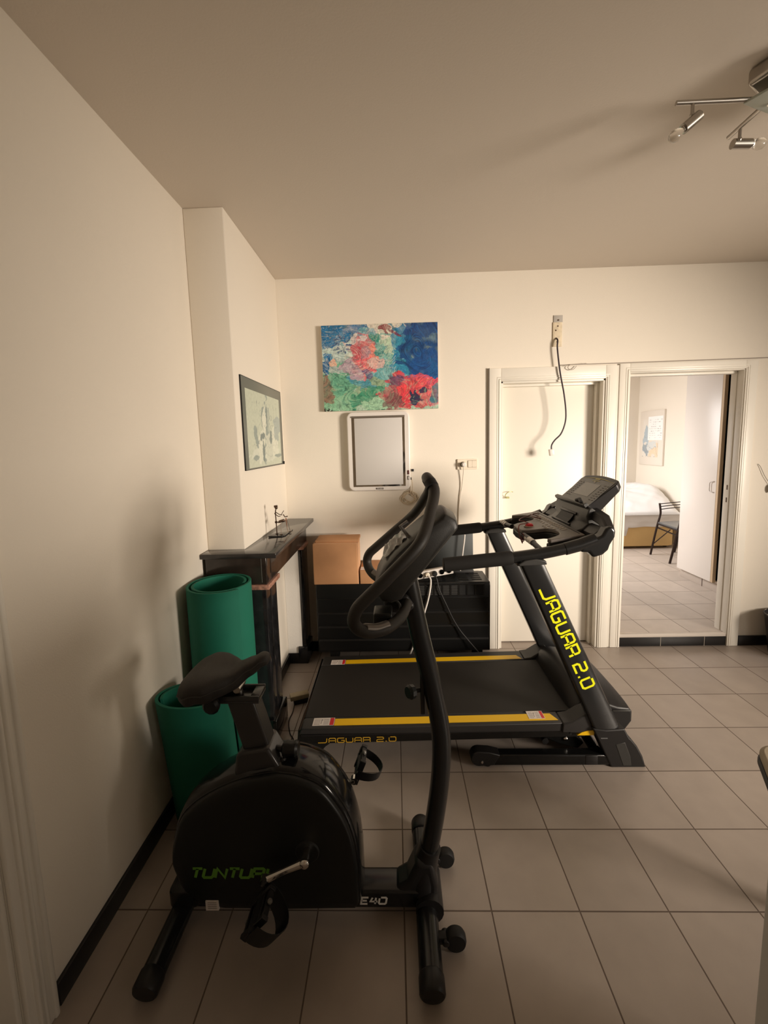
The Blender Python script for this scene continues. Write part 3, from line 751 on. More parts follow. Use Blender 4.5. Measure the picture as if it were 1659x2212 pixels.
# adapter and thin lead on the floor
t = thing('power_adapter', 'beige adapter block lying on a black one on the floor beside the treadmill deck', 'adapter', (-.62, 2.43, 0))
Ra = Matrix.Rotation(R(22), 3, 'Z')
plab(B().box(-.665, -.575, 2.385, 2.425, .0, .030, rot=Ra, piv=(-.62, 2.40, 0)).build('lower_block', BLACK, t, smooth=False, bevel=.004), 'black lower block')
B().box(-.685, -.570, 2.385, 2.435, .030, .058, rot=Ra, piv=(-.62, 2.40, 0)).build('upper_block', mat('aged_beige_plastic', (.36, .30, .19), .5, var=.1, vscale=30), t, smooth=False, bevel=.003)
tag(B().tube(spline([(-.655, 2.37, .006), (-.650, 2.30, .004), (-.652, 2.22, .004), (-.62, 2.12, .004), (-.585, 2.06, .004), (-.59, 1.97, .004), (-.63, 1.88, .004)], 6), .0028, 6).build('thin_lead', BCABLE, origin=(-.62, 2.2, 0)),
    'thin dark lead on the floor between fireplace and treadmill', 'cable')

# ------------------------------------------------------------------ glyphs
G = {
 'J': [[(-.35, 0), (.72, 0), (.92, .18), (1.0, 1)]],
 'A': [[(0, 0), (.0, .78), (.15, 1), (.85, 1), (1, .85), (1, 0)], [(0, .42), (1, .42)]],
 'G': [[(1, 1), (.15, 1), (0, .85), (0, .15), (.15, 0), (.85, 0), (1, .15), (1, .48), (.55, .48)]],
 'U': [[(0, 1), (0, .15), (.15, 0), (.85, 0), (1, .15), (1, 1)]],
 'R': [[(0, 0), (0, 1), (.85, 1), (1, .88), (1, .56), (.88, .44), (0, .44)], [(.86, .44), (1, .3), (1, 0)]],
 '2': [[(0, 1), (.85, 1), (1, .85), (1, .65), (.85, .5), (.15, .5), (0, .35), (0, 0), (1.0, 0)]],
 '.': [[(.0, .06), (.2, .06)]],
 '0': [[(.18, 1), (.85, 1), (1, .85), (1, .15), (.85, 0), (.15, 0), (0, .15), (0, .9)]],
 'T': [[(0, 1), (1, 1)], [(.5, 1), (.5, 0)]],
 'N': [[(0, 0), (0, 1), (1, 0), (1, 1)]],
 'I': [[(.1, 0), (.1, 1)]],
 'E': [[(.9, 1), (0, 1), (0, 0), (.9, 0)], [(0, .5), (.75, .5)]],
 '4': [[(.25, 1), (0, .38), (1, .38)], [(.72, 1), (.72, 0)]],
}
def lettering(name, text, org, U, W, size, w, aspect, adv, m, parent, shear=0.0, widths=None):
    b_ = B(); x = 0
    for ch in text:
        if ch == ' ': x += adv*.55; continue
        k = (widths or {}).get(ch, 1.0)
        for ln in G[ch]:
            b_.strokes([[(p[0]*k + x, p[1]) for p in ln]], org, U, W, size, w, aspect, shear)
        x += adv*(k if ch not in '.' else .42)
    return b_.build(name, m, parent, smooth=False, recalc=False)

# ------------------------------------------------------------------ treadmill
T = thing('treadmill', 'black treadmill with yellow side stripes, yellow lettering and tilted console, facing right', 'treadmill', (.35, 2.25, 0))
YN, YF = 1.87, 2.63
YC = 2.25
def zt(x): return .20+.018*(x+.15)
def my(y): return 2*YC-y
# running deck
d = B()
d.prism([(-.525, .105), (-.515, .185), (-.50, zt(-.5)-.012), (.86, zt(.86)-.012), (.92, .20), (.92, .135), (.71, .132)], 1.905, 2.595, 'y')
d.build('deck_frame', GLOSSBLK, T, bevel=.004)
B().prism([(-.505, zt(-.5)-.016), (-.500, zt(-.5)-.004), (-.485, zt(-.48)-.001), (.885, zt(.885)-.001), (.885, zt(.885)-.02)], 1.988, 2.490, 'y').build('running_belt', BELT, T, bevel=.003)
for s_, (ya, yb) in (('n', (1.896, 1.984)), ('f', (2.494, 2.604))):
    rl = B().prism([(-.510, .165), (-.502, zt(-.5)-.006), (-.49, zt(-.49)), (.80, zt(.80)), (.80, zt(.8)-.045)], ya, yb, 'y').build('side_rail', RAILP, T, bevel=.004)
    sy = (1.918, 1.968) if s_ == 'n' else (2.502, 2.548)
    x0 = -.335 if s_ == 'n' else -.345; x1 = .775
    st = B().prism([(x0, sy[0]), (x1+.012, sy[0]), (x1-.012, sy[1]), (x0, sy[1])], 0, .0012, 'z')
    for v in st.bm.verts: v.co.z += zt(v.co.x)
    st.build('yellow_stripe', YELLOW, rl, smooth=False)
    def sticker(xa, xb, ya_, yb_, redside=1):
        s1 = B().prism([(xa, ya_), (xb, ya_), (xb, yb_), (xa, yb_)], .0012, .0022, 'z')
        for v in s1.bm.verts: v.co.z += zt(v.co.x)
        o = s1.build('warning_label', LABEL, rl, smooth=False)
        xr = xb-(xb-xa)*.2
        s2 = B().prism([(xr, ya_+.002), (xb-.002, ya_+.002), (xb-.002, yb_-.002), (xr, yb_-.002)], .0022, .0026, 'z')
        for v in s2.bm.verts: v.co.z += zt(v.co.x)
        s2.build('red_band', RED, rl, smooth=False)
        s3 = B()
        for k in range(6):
            yy = ya_+.006+k*(yb_-ya_-.010)/6
            s3.prism([(xa+.006, yy), (xa+(xr-xa)*.42, yy), (xa+(xr-xa)*.42, yy+.002), (xa+.006, yy+.002)], .0022, .0025, 'z')
            s3.prism([(xa+(xr-xa)*.62, yy), (xr-.006, yy), (xr-.006, yy+.002), (xa+(xr-xa)*.62, yy+.002)], .0022, .0025, 'z')
        s3.prism([(xa+(xr-xa)*.47, ya_+.012), (xa+(xr-xa)*.50, ya_+.012), (xa+(xr-xa)*.53, yb_-.012), (xa+(xr-xa)*.50, yb_-.012)], .0022, .0025, 'z')
        s3.prism([(xa+(xr-xa)*.47, yb_-.018), (xa+(xr-xa)*.58, yb_-.018), (xa+(xr-xa)*.58, yb_-.014), (xa+(xr-xa)*.47, yb_-.014)], .0022, .0025, 'z')
        for v in s3.bm.verts: v.co.z += zt(v.co.x)
        s3.build('label_print', LABTXT, rl, smooth=False)
    if s_ == 'n':
        sticker(-.446, -.337, 1.918, 1.976); sticker(.648, .728, 1.930, 1.988)
    else: sticker(-.440, -.348, 2.494, 2.550)
    # fairing between rail and motor hood
    yy0, yy1 = (1.888, 1.980) if s_ == 'n' else (2.50, 2.612)
    B().prism([(.795, zt(.8)-.048), (.80, zt(.8)+.001), (.845, zt(.85)+.006), (.905, .262), (.955, .275), (.955, .165)], yy0, yy1, 'y').build('rail_end_fairing', RAILP, T, bevel=.006)
    yd = 1.886 if s_ == 'n' else 2.602
    B().prism([(.868, .158), (.89, .173), (.92, .182), (.95, .183), (.95, .158)], yd, yd+.012, 'y').build('yellow_disc_guard', YELLOW, T, smooth=False)
B().cyl((.835, 1.883, .168), (.835, 1.890, .168), .005, 10).build('screw', BLACK, T)
B().prism([(-.50, .160), (.79, .180), (.79, .172), (-.50, .152)], 1.8995, 1.906, 'y').build('side_groove_trim', PLASTIC, T, smooth=False)
for wd, xo in (('JAGUAR', 0), ('2.0', 8.384*.0235*1.45)):
    lettering('side_lettering', wd, (-.405+xo, 1.9045, .1135+xo*.018), (1, 0, .018), (0, 0, 1), .0235, .0042, 1.45, 1.28, ORTXT, T)
# hood
hd = B()
HP = [(.872, .212), (.895, .262), (.925, .290), (.965, .300), (1.03, .290), (1.11, .262), (1.165, .236), (1.182, .215), (1.182, .165), (1.150, .118), (1.11, .105), (.872, .11)]
NS = 16; rings = []
for k in range(NS+1):
    u = k/NS; y = 1.975+u*(2.545-1.975)
    bulge = 1-abs(2*u-1)**3.0
    rg = []
    for (x, z) in HP:
        zz = z + (.030*bulge-.022*(1-bulge) if z > .2 and x < 1.12 else 0)
        xx = x + (.018*bulge if x > 1.0 else 0)
        rg.append(hd.bm.verts.new((xx, y, zz)))
    rings.append(rg)
m_ = len(HP)
for k in range(NS):
    for i in range(m_):
        hd.bm.faces.new([rings[k][i], rings[k][(i+1) % m_], rings[k+1][(i+1) % m_], rings[k+1][i]])
hd.bm.faces.new(rings[0][::-1]); hd.bm.faces.new(rings[-1])
H_ = hd.build('motor_hood', PLASTIC, T, bevel=.008, seg=3)
B().box(1.08, 1.175, 1.968, 1.976, .222, .230).build('hood_seam', DGREY, H_, smooth=False, bevel=.002)
B().prism([(1.062, .172), (1.078, .186), (1.094, .186), (1.10, .170), (1.092, .178)], 1.955, 1.975, 'y').build('yellow_tab', YELLOW, H_, smooth=False)
# base rails with wheel, bracket, cross tube
for ya, yb in ((1.872, 1.922), (2.578, 2.628)):
    br = B().prism([(.405, .010), (.405, .066), (1.03, .063), (1.03, .008)], ya, yb, 'y').build('base_rail', GLOSSBLK, T, bevel=.006)
    B().prism([(.385+.038*math.cos(a), .046+.038*math.sin(a)) for a in [R(90+20*k) for k in range(10)]]+[(.46, .012), (.49, .066), (.44, .080)], ya-.002, yb+.002, 'y').build('wheel_housing', PLASTIC, br, bevel=.004)
    B().cyl((.430, ya+.006, .020), (.430, yb-.006, .020), .020, 18).build('wheel', BLACK, br)
    B().lathe([(.007, 0), (.006, .004), (.003, .005)], (.400, ya-.002, .032), (0, -1, 0), 12).build('bolt', CHROME, br)
    B().box(.905, .965, ya-.002, yb+.002, .012, .062).build('rail_sleeve', PLASTIC, br, smooth=False, bevel=.003)
B().cyl((.98, 1.90, .045), (.98, 2.60, .045), .025, 18).build('cross_tube', GLOSSBLK, T)
B().prism([(.70, .135), (.87, .135), (.93, .07), (.90, .04), (.80, .07), (.735, .10)], 1.945, 1.975, 'y').build('lift_bracket', GLOSSBLK, T, bevel=.004)
B().cyl((.735, 1.94, .085), (.735, 2.56, .085), .016, 14).build('lift_tube', PLASTIC, T)
B().lathe([(.011, 0), (.010, .006), (.005, .008)], (.835, 1.944, .098), (0, -1, 0), 14).build('bolt', CHROME, T)
B().box(.60, .82, 2.0, 2.5, .075, .13).build('incline_motor_box', HDARK, T, smooth=False, bevel=.01)
for y in (1.945, 2.555):
    b_ = B().prism([(-.50, .118), (-.32, .118), (-.385, .07), (-.415, .035), (-.44, .012), (-.47, .03), (-.485, .07)], y-.014, y+.014, 'y').build('rear_foot', BLACK, T, bevel=.004)
    B().cyl((-.445, y-.018, .028), (-.445, y+.018, .028), .027, 18).build('wheel', BLACK, b_)
    B().lathe([(.009, 0), (.008, .004), (.004, .006)], (-.447, y-.018, .030), (0, -1, 0), 12).build('bolt', CHROME, b_)
# uprights and boots
for s_, (ya, yb) in (('n', (1.872, 1.935)), ('f', (2.565, 2.628))):
    n_ = 14; bm_ = B(); rg0 = []; rg1 = []
    # bulged section: front edge rounded
    sec = [(0, .12), (.06, 0), (.75, -.0), (.93, .18), (1, .5), (.93, .82), (.75, 1), (.06, 1), (0, .88)]
    for zz, xl, xr in ((.06, 1.002, 1.140), (.20, .941, 1.078), (1.045, .572, .690)):
        rg = [bm_.bm.verts.new((xl+(xr-xl)*a, ya+(yb-ya)*b_, zz)) for a, b_ in sec]
        rg0.append(rg)
    for a, b_ in zip(rg0[:-1], rg0[1:]):
        for i in range(len(sec)): bm_.bm.faces.new([a[i], a[(i+1) % len(sec)], b_[(i+1) % len(sec)], b_[i]])
    bm_.bm.faces.new(rg0[0][::-1]); bm_.bm.faces.new(rg0[-1])
    U_ = bm_.build('upright', POWDER, T, bevel=.005, seg=3)
    if s_ == 'n':
        lettering('upright_lettering', 'JAGUAR 2.0', (.672, 1.8712, .895), (.254/.633, 0, -.579/.633), (.579/.633, 0, .254/.633), 0.056, .0105, .80, 1.36, YELTXT, U_)
    cap = B().prism([(.568, 1.022), (.570, 1.034), (.600, 1.050), (.65, 1.056), (.696, 1.046), (.700, 1.028)], ya-.003, yb+.003, 'y').build('upright_cap', DGREY, U_, bevel=.004)
    bt = B()
    F_ = [(.934, .206), (1.0, .198), (1.086, .205), (1.112, .155), (1.120, .150), (1.150, .112), (1.178, .06), (1.197, .0), (1.030, .0)]
    bt.prism(F_, ya-.006, yb+.008, 'y')
    BO = bt.build('foot_boot', PLASTIC, T, bevel=.007, seg=3)
    y_ = ya-.0075
    B().prism([(1.045, .125), (1.09, .135), (1.118, .060), (1.125, .012), (1.085, .012)], y_, y_+.004, 'y').build('boot_facet', DGREY, BO, bevel=.002)
    B().prism([(.972, .160), (1.005, .160), (1.005, .155), (.974, .155)], y_, y_+.003, 'y').build('boot_notch', mat('notch_grey', (.12, .12, .12), .3), BO, smooth=False)
# handrails
for s_, y in (('n', 1.900), ('f', 2.600)):
    path = spline([(.225, y, 1.028), (.40, y, 1.043), (.56, y, 1.058), (.705, y, 1.078), (.86, y, 1.112), (.93, y, 1.135)], 6)
    hr = B().tube(path, .0275, 20).build('handrail', POWDER, T)
    fp = [p for p in path if p.x < .56]
    B().tube([fp[0]-V((.004, 0, 0))]+fp+[fp[-1]+V((.012, 0, .001))], [.029]+[.0335]*len(fp)+[.031], 22).build('foam_grip', FOAM, hr)
    fr = B().tube([V((.790, y, 1.094)), V((.86, y, 1.112)), V((.93, y, 1.138))], .0300, 20).build('rail_sleeve', POWDER, hr)
    B().box(.566, .585, y-.02, y+.02, 1.02, 1.035).build('rail_clamp', DGREY, hr, smooth=False, bevel=.003)
# console arms
AP = [(.855, 1.082), (.895, 1.080), (.915, 1.054), (.958, 1.068), (.982, 1.090), (.990, 1.115), (1.010, 1.150), (1.014, 1.182), (.992, 1.205), (.968, 1.190), (.952, 1.160), (.920, 1.142), (.860, 1.142)]
for ya, yb in ((1.874, 1.940), (2.560, 2.626)):
    AR = B().prism(AP, ya, yb, 'y').build('console_arm', POWDER, T, bevel=.012, seg=4)
    q0 = [(.958, 1.150), (1.012, 1.160), (1.012, 1.192), (.975, 1.192)]
    q1 = [(.975, 1.205), (1.035, 1.215), (1.030, 1.258), (.985, 1.250)]
    y0, y1 = (ya+.01, 2.085) if ya < 2 else (yb-.01, 2.415)
    b_ = B(); a = [b_.bm.verts.new((x, y0, z)) for x, z in q0]
    mid_ = [b_.bm.verts.new(((p[0]+q[0])/2+.012, y0+(y1-y0)*.45, (p[1]+q[1])/2+.012)) for p, q in zip(q0, q1)]
    c2 = [b_.bm.verts.new((x, y1, z)) for x, z in q1]
    for r0_, r1_ in ((a, mid_), (mid_, c2)):
        for i in range(4): b_.bm.faces.new([r0_[i], r0_[(i+1) % 4], r1_[(i+1) % 4], r1_[i]])
    b_.bm.faces.new(a[::-1]); b_.bm.faces.new(c2)
    b_.build('arm_strut', PLASTIC, AR, bevel=.008, seg=3)
# console rear crossbeam linking the arms
B().prism([(.93, 1.085), (.985, 1.095), (1.005, 1.15), (.985, 1.19), (.94, 1.15)], 1.93, 2.57, 'y').build('console_crossbeam', PLASTIC, T, bevel=.01)
# grey control deck (with hand openings)
def zp(x, y): return 1.122+(x-.70)*.13+(y-1.93)*.010
def arc(cx, cy, rx, ry, a0, a1, n=8): return [(cx+rx*math.cos(R(a0+(a1-a0)*k/n)), cy+ry*math.sin(R(a0+(a1-a0)*k/n))) for k in range(n+1)]
out = [(.90, 1.93), (.735, 1.93), (.728, 1.955)]
out += [(.755, 1.965)] + arc(.765, 2.06, .055, .085, -70, 70, 8) + [(.745, 2.145), (.700, 2.155)]
out += [(.675, 2.175), (.668, 2.25), (.675, 2.325)]
out += [(.700, 2.345), (.745, 2.355)] + arc(.765, 2.44, .055, .085, -70, 70, 8) + [(.755, 2.535), (.728, 2.545), (.735, 2.57), (.90, 2.57)]
b_ = B().prism(out, 0, .020, 'z')
for v in b_.bm.verts: v.co.z += zp(v.co.x, v.co.y)-.014
GP = b_.build('control_deck', GREYP, T, bevel=.005, seg=3)
under = [(x-(0 if x > .8 else .004), y) for x, y in out]
b_ = B().prism(under, 0, .035, 'z')
for v in b_.bm.verts: v.co.z += zp(v.co.x, v.co.y)-.050
b_.build('deck_underside', PLASTIC, T, bevel=.006)
def ondeck(b_, x0, x1, y0, y1, h=.002):
    b_.prism([(x0, y0), (x1, y0), (x1, y1), (x0, y1)], 0, h, 'z')
b_ = B()
for k in range(13):
    y = 2.06+k*.030; ondeck(b_, .842, .866, y, y+.014)
for k in range(8):
    y = 2.10+k*.036 + (.01 if k > 3 else 0); ondeck(b_, .812, .826, y, y+.010)
for k in range(4): ondeck(b_, .790, .800, 2.13+k*.02, 2.138+k*.02)
for v in b_.bm.verts: v.co.z += zp(v.co.x, v.co.y)+.006
b_.build('key_markings', mat('pale_key_print', (.33, .29, .24), .5), GP, smooth=False)
b_ = B(); ondeck(b_, .882, .886, 1.96, 2.54, .002)
for v in b_.bm.verts: v.co.z += zp(v.co.x, v.co.y)+.006
b_.build('deck_seam', PLASTIC, GP, smooth=False)
B().lathe([(.030, 0), (.030, .003), (.024, .004), (.024, 0)], (.735, 2.235, zp(.735, 2.235)+.005), (0, 0, 1), 22).build('stop_ring', mat('ring_tan', (.35, .28, .20), .5), GP)
SK = B().lathe([(.020, 0), (.020, .010), (.012, .016)], (.735, 2.235, zp(.735, 2.235)+.006), (0, 0, 1), 18).build('safety_key', RED, GP)
zz = zp(.735, 2.235)+.02
B().tube(spline([(.735, 2.235, zz), (.71, 2.26, zz+.01), (.70, 2.30, zz+.005), (.73, 2.37, zz+.004), (.78, 2.42, zz+.006), (.82, 2.44, zz+.012), (.85, 2.42, zz+.004), (.84, 2.36, zz+.003), (.80, 2.38, zz+.012), (.83, 2.46, zz+.014), (.87, 2.47, zz+.01)], 6), .0028, 6).tube(spline([(.725, 2.235, zz), (.69, 2.21, zz+.004), (.665, 2.19, zz), (.655, 2.16, zz-.03), (.66, 2.13, zz-.07), (.672, 2.15, zz-.085), (.68, 2.19, zz-.05), (.675, 2.23, zz-.02)], 6), .0026, 6).tube(spline([(.665, 2.12+.02*math.cos(a*.9), 1.10+.02*math.sin(a*.9)) for a in range(12)], 3), .0025, 6).build('safety_cord', DRED, T)
# pulse bars
pbf = B().tube([(.668, 2.60, 1.085), (.672, 2.45, 1.100), (.676, 2.36, 1.108)], .0135, 14).build('pulse_bar', PLASTIC, T)
pbn = B().tube([(.676, 2.14, 1.108), (.678, 2.02, 1.102), (.680, 1.90, 1.090)], .0135, 14).build('pulse_bar', PLASTIC, T)
for y0, y1 in ((2.555, 2.525), (2.52, 2.49), (2.485, 2.46), (2.095, 2.065), (2.06, 2.03), (2.025, 2.0)):
    B().cyl((.6725 if y0 > 2.3 else .678, y0, 1.097 if y0 > 2.3 else 1.103), (.6725 if y0 > 2.3 else .678, y1, 1.099 if y0 > 2.3 else 1.1005), .0160, 16).build('pulse_plate', PLATEM, pbf if y0 > 2.3 else pbn)
# console bowl and display tower
CN = [(.878, 1.10), (.882, 1.148), (.915, 1.158), (.940, 1.180), (.955, 1.218), (.968, 1.256), (.980, 1.262), (1.028, 1.228), (1.040, 1.200), (1.025, 1.14), (.98, 1.10)]
b_ = B(); rr = []
for k in range(13):
    u = k/12; y = 2.045+u*(.41); e = 1-abs(2*u-1)**2.5
    rr.append([b_.bm.verts.new((x-(.0+.0*e)+(1-e)*(.025 if x < .95 else 0), y, z)) for x, z in CN])
for a, c2 in zip(rr[:-1], rr[1:]):
    for i in range(len(CN)): b_.bm.faces.new([a[i], a[(i+1) % len(CN)], c2[(i+1) % len(CN)], c2[i]])
b_.bm.faces.new(rr[0][::-1]); b_.bm.faces.new(rr[-1])
NB = b_.build('console_bowl', DGREY, T, bevel=.006, seg=3)
B().prism([(.910, 1.158), (.937, 1.180), (.950, 1.205), (.946, 1.207), (.930, 1.184), (.907, 1.161)], 2.17, 2.33, 'y').build('holder_recess', BLACK, NB, smooth=False)
B().prism([(.905, 1.162), (.912, 1.168), (.916, 1.160), (.908, 1.155)], 2.13, 2.37, 'y').prism([(.945, 1.212), (.952, 1.222), (.957, 1.214), (.948, 1.205)], 2.15, 2.35, 'y').build('holder_rim', PLASTIC, NB, smooth=False, bevel=.002)
# display: tilted slab with arched top
p0 = V((.968, 0, 1.262)); p1 = V((1.118, 0, 1.390)); fd = (p1-p0).normalized(); fn_ = V((-fd.z, 0, fd.x))   # fn_ faces the runner
Lf = (p1-p0).length
def DP(t_, y, h): return p0 + fd*(t_*Lf) + fn_*h + V((0, y, 0))
b_ = B(); nU = 20; F0 = []; F1 = []
ol = []
ya, yb = 2.050, 2.440
ol += [(0.0, ya+.03), (0.0, yb-.03)]
for k in range(nU+1):
    u = k/nU; y = yb-(yb-ya)*u
    ol.append((1.0+.10*math.sin(PI*u)**.8-(.12 if k in (0, nU) else 0), y))
fr_ = [b_.bm.verts.new(DP(t_, y, 0)) for t_, y in ol]
bk = [b_.bm.verts.new(DP(t_*.86+.10, (y-YC)*.95+YC, -.074+.036*min(1, t_))) for t_, y in ol]
for i in range(len(ol)): b_.bm.faces.new([fr_[i], fr_[(i+1) % len(ol)], bk[(i+1) % len(ol)], bk[i]])
b_.bm.faces.new(fr_[::-1]); b_.bm.faces.new(bk)
DS = b_.build('display_head', PLASTIC, T, bevel=.006, seg=3)
def onface(name, m2, t0, t1, y0, y1, h0=-.001, h1=.0015, bev=0):
    q = B()
    a = [q.bm.verts.new(DP(t_, y, h1)) for t_, y in ((t0, y0), (t0, y1), (t1, y1), (t1, y0))]
    c2 = [q.bm.verts.new(DP(t_, y, h0)) for t_, y in ((t0, y0), (t0, y1), (t1, y1), (t1, y0))]
    for i in range(4): q.bm.faces.new([a[i], a[(i+1) % 4], c2[(i+1) % 4], c2[i]])
    q.bm.faces.new(a); q.bm.faces.new(c2[::-1])
    return q.build(name, m2, DS, smooth=False)
onface('face_sheet', mat('face_black_film', (.030, .027, .023), .3), .04, .93, 2.072, 2.418)
onface('lcd_screen', SCREEN, .30, .76, 2.165, 2.335, .0, .0025)
b_ = B()
def addq(b_, t0, t1, y0, y1, h=.003):
    b_.face([DP(t0, y0, h), DP(t0, y1, h), DP(t1, y1, h), DP(t1, y0, h)])
b_ = B()
for k in range(8):
    for yy in (2.085, 2.115, 2.355, 2.385): addq(b_, .22+k*.075, .245+k*.075, yy, yy+.018)
b_.build('program_print', mat('dim_print', (.13, .12, .105), .5), DS, smooth=False, recalc=False)
b_ = B()
for k in range(16):
    u0 = k/16; u1 = (k+1)/16; ya_, yb_ = 2.07+.35*u0, 2.07+.35*u1
    e0 = .885+.075*math.sin(PI*u0); e1 = .885+.075*math.sin(PI*u1); w0 = .006+.022*math.sin(PI*u0); w1 = .006+.022*math.sin(PI*u1)
    b_.face([DP(e0, ya_, .003), DP(e1, yb_, .003), DP(e1+w1*.6, yb_, .003), DP(e0+w0*.6, ya_, .003)])
addq(b_, .915, .945, 2.225, 2.275); addq(b_, .86, .875, 2.21, 2.29)
b_.build('yellow_trim_line', mat('dull_yellow', (.40, .33, .03), .4), DS, smooth=False, recalc=False)
onface('logo_mark', mat('silver_mark', (.35, .32, .28), .4), .80, .845, 2.24, 2.262, 0, .003)
# book ledge at display foot
q = B()
lp = [(-.055, .002), (-.055, .020), (-.02, .026), (.06, .020), (.07, .002)]
b_ = B(); A_ = [b_.bm.verts.new(DP(t_, 2.065, h)) for t_, h in lp]; C_ = [b_.bm.verts.new(DP(t_, 2.435, h)) for t_, h in lp]
for i in range(5): b_.bm.faces.new([A_[i], A_[(i+1) % 5], C_[(i+1) % 5], C_[i]])
b_.bm.faces.new(A_[::-1]); b_.bm.faces.new(C_)
b_.build('book_ledge', DGREY, T, bevel=.003)
b_ = B(); b_.tube([DP(.0, 2.095, .03), DP(.06, 2.125, .034), DP(.02, 2.155, .03)], .009, 8).build('ledge_clip', BLACK, T)

# ------------------------------------------------------------------ exercise bike
K = thing('exercise_bike', 'black upright exercise bike with looped handlebars and padded saddle, in the foreground', 'exercise bike', (-.34, 1.27, 0))
BY = 1.27
def mb(p): return (p[0], 2*BY-p[1], p[2])
# stabilisers
for nm, x, wch in (('rear_stabiliser', -.762, False), ('front_stabiliser', .075, True)):
    sb = B().tube([(x, 1.02, .038), (x, 1.27, .038), (x, 1.52, .038)], .036, 20, sx=1.0, up=(0, 0, 1))
    for v in sb.bm.verts: v.co.z = .038+(v.co.z-.038)*.86
    S_ = sb.build(nm, POWDER, K)
    for s_ in (1, -1):
        yo = 1.27+s_*.272; yi = 1.27+s_*.225
        ec = B().tube([(x, yi, .038), (x, yi+s_*.004, .038), (x, yo-s_*.006, .038), (x, yo, .037)], [.0365, .0385, .0385, .034], 20, up=(0, 0, 1))
        ec.build('end_cap', PLASTIC, S_)
    if wch:
        for y in (1.139, 1.397):
            W_ = B().lathe([(.010, -.018), (.030, -.016), (.034, -.008), (.034, .008), (.030, .016), (.010, .018)], (.160, y, .036), (0, 1, 0), 24).build('transport_wheel', BLACK, S_)
            B().box(.10, .150, y-.012, y+.012, .028, .052).cyl((.128, y-.02, .04), (.128, y+.02, .04), .011, 10).build('wheel_bracket', PLASTIC, S_, smooth=False, bevel=.002)
# beam
B().box(-.755, .065, 1.222, 1.310, .036, .100).build('main_beam', GLOSSBLK, K, smooth=False, bevel=.010, seg=3)
B().box(-.80, -.70, 1.205, 1.335, .05, .125).build('rear_bracket', POWDER, K, smooth=False, bevel=.015, seg=3)
b_ = lettering('beam_lettering', 'E40', (-.147, 1.2212, .057), (1, 0, 0), (0, 0, 1), .024, .0062, 1.0, 1.25, SILTXT, K, shear=.18)
# casing
OL = [(-.758, .20), (-.770, .255), (-.756, .335), (-.728, .409), (-.68, .461), (-.61, .507), (-.523, .545), (-.432, .566), (-.371, .563), (-.316, .549), (-.257, .516), (-.213, .459), (-.178, .392), (-.157, .313), (-.147, .217), (-.147, .082), (-.388, .075), (-.60, .078), (-.70, .100), (-.738, .150)]
top = spline([(p[0], 0, p[1]) for p in OL[:15]], 4)
prof = [(p.x, p.z) for p in top] + [(-.146, .095), (-.155, .080), (-.388, .075), (-.60, .078), (-.69, .092), (-.73, .135), (-.752, .175)]
b_ = B(); secs = []
cxm = sum(p[0] for p in prof)/len(prof); czm = sum(p[1] for p in prof)/len(prof)
def inset(prof, d):
    n = len(prof); o = []
    for i in range(n):
        a = V((prof[i-1][0], prof[i-1][1])); c2 = V((prof[(i+1) % n][0], prof[(i+1) % n][1])); t_ = (c2-a).normalized()
        nn = V((t_.y, -t_.x)); p = V((prof[i][0], prof[i][1]))
        if (V((cxm, czm))-p).dot(nn) < 0: nn = -nn
        o.append((p.x+nn.x*d, p.y+nn.y*d))
    return o
for y, d in ((1.205, .030), (1.200, .012), (1.205, .0), (1.225, -.006), (1.27, -.010), (1.315, -.006), (1.335, 0), (1.340, .012), (1.335, .03)):
    secs.append([b_.bm.verts.new((p[0], y, p[1])) for p in inset(prof, d)])
for a, c2 in zip(secs[:-1], secs[1:]):
    for i in range(len(a)): b_.bm.faces.new([a[i], a[(i+1) % len(a)], c2[(i+1) % len(a)], c2[i]])
b_.bm.faces.new(secs[0][::-1]); b_.bm.faces.new(secs[-1])
SH_ = b_.build('housing_shell', SHELL, K, angle=60)
for s_ in (-1, 1):
    b_ = B(); secs = []
    for yo, d in ((.062, .006), (.078, .008), (.086, .014), (.089, .024), (.0905, .06), (.0905, .5), (.0905, .97)):
        secs.append([b_.bm.verts.new((-.42+(p[0]+.42)*(1-d*2.2 if d < .07 else 1-d), BY+s_*yo, .29+(p[1]-.29)*(1-d*2.8 if d < .07 else 1-d))) for p in prof])
    for a, c2 in zip(secs[:-1], secs[1:]):
        for i in range(len(a)): b_.bm.faces.new([a[i], a[(i+1) % len(a)], c2[(i+1) % len(a)], c2[i]])
    b_.bm.faces.new(secs[-1]); b_.bm.faces.new(secs[0][::-1])
    sp = b_.build('side_cover', SATIN, K, angle=60)
    if s_ < 0:
        lettering('side_lettering', 'TUNTURI', (-.7005, BY-.0912, .207), (1, 0, 0), (0, 0, 1), .033, .0092, .98, 1.27, GRNTXT, sp, shear=.30)
        B().box(-.657, -.614, BY-.0935, BY-.086, .086, .121).build('serial_label', LABEL, K, smooth=False)
        q = B()
        for k in range(4): q.box(-.650, -.620, BY-.0940, BY-.0935, .093+k*.007, .095+k*.007)
        q.build('label_print', LABTXT, K, smooth=False)
    B().lathe([(.040, .0), (.036, .004), (.022, .001), (.0, .001)], (-.310, BY+s_*.0905, .300), (0, s_, 0), 24).build('crank_recess', BLACK, sp)
# rim seam on shell
seam = [(p[0], 1.2035, p[1]) for p in inset(prof, .004)][:58]
B().tube(seam, .0035, 8).build('rim_seam', GLOSSBLK, K)
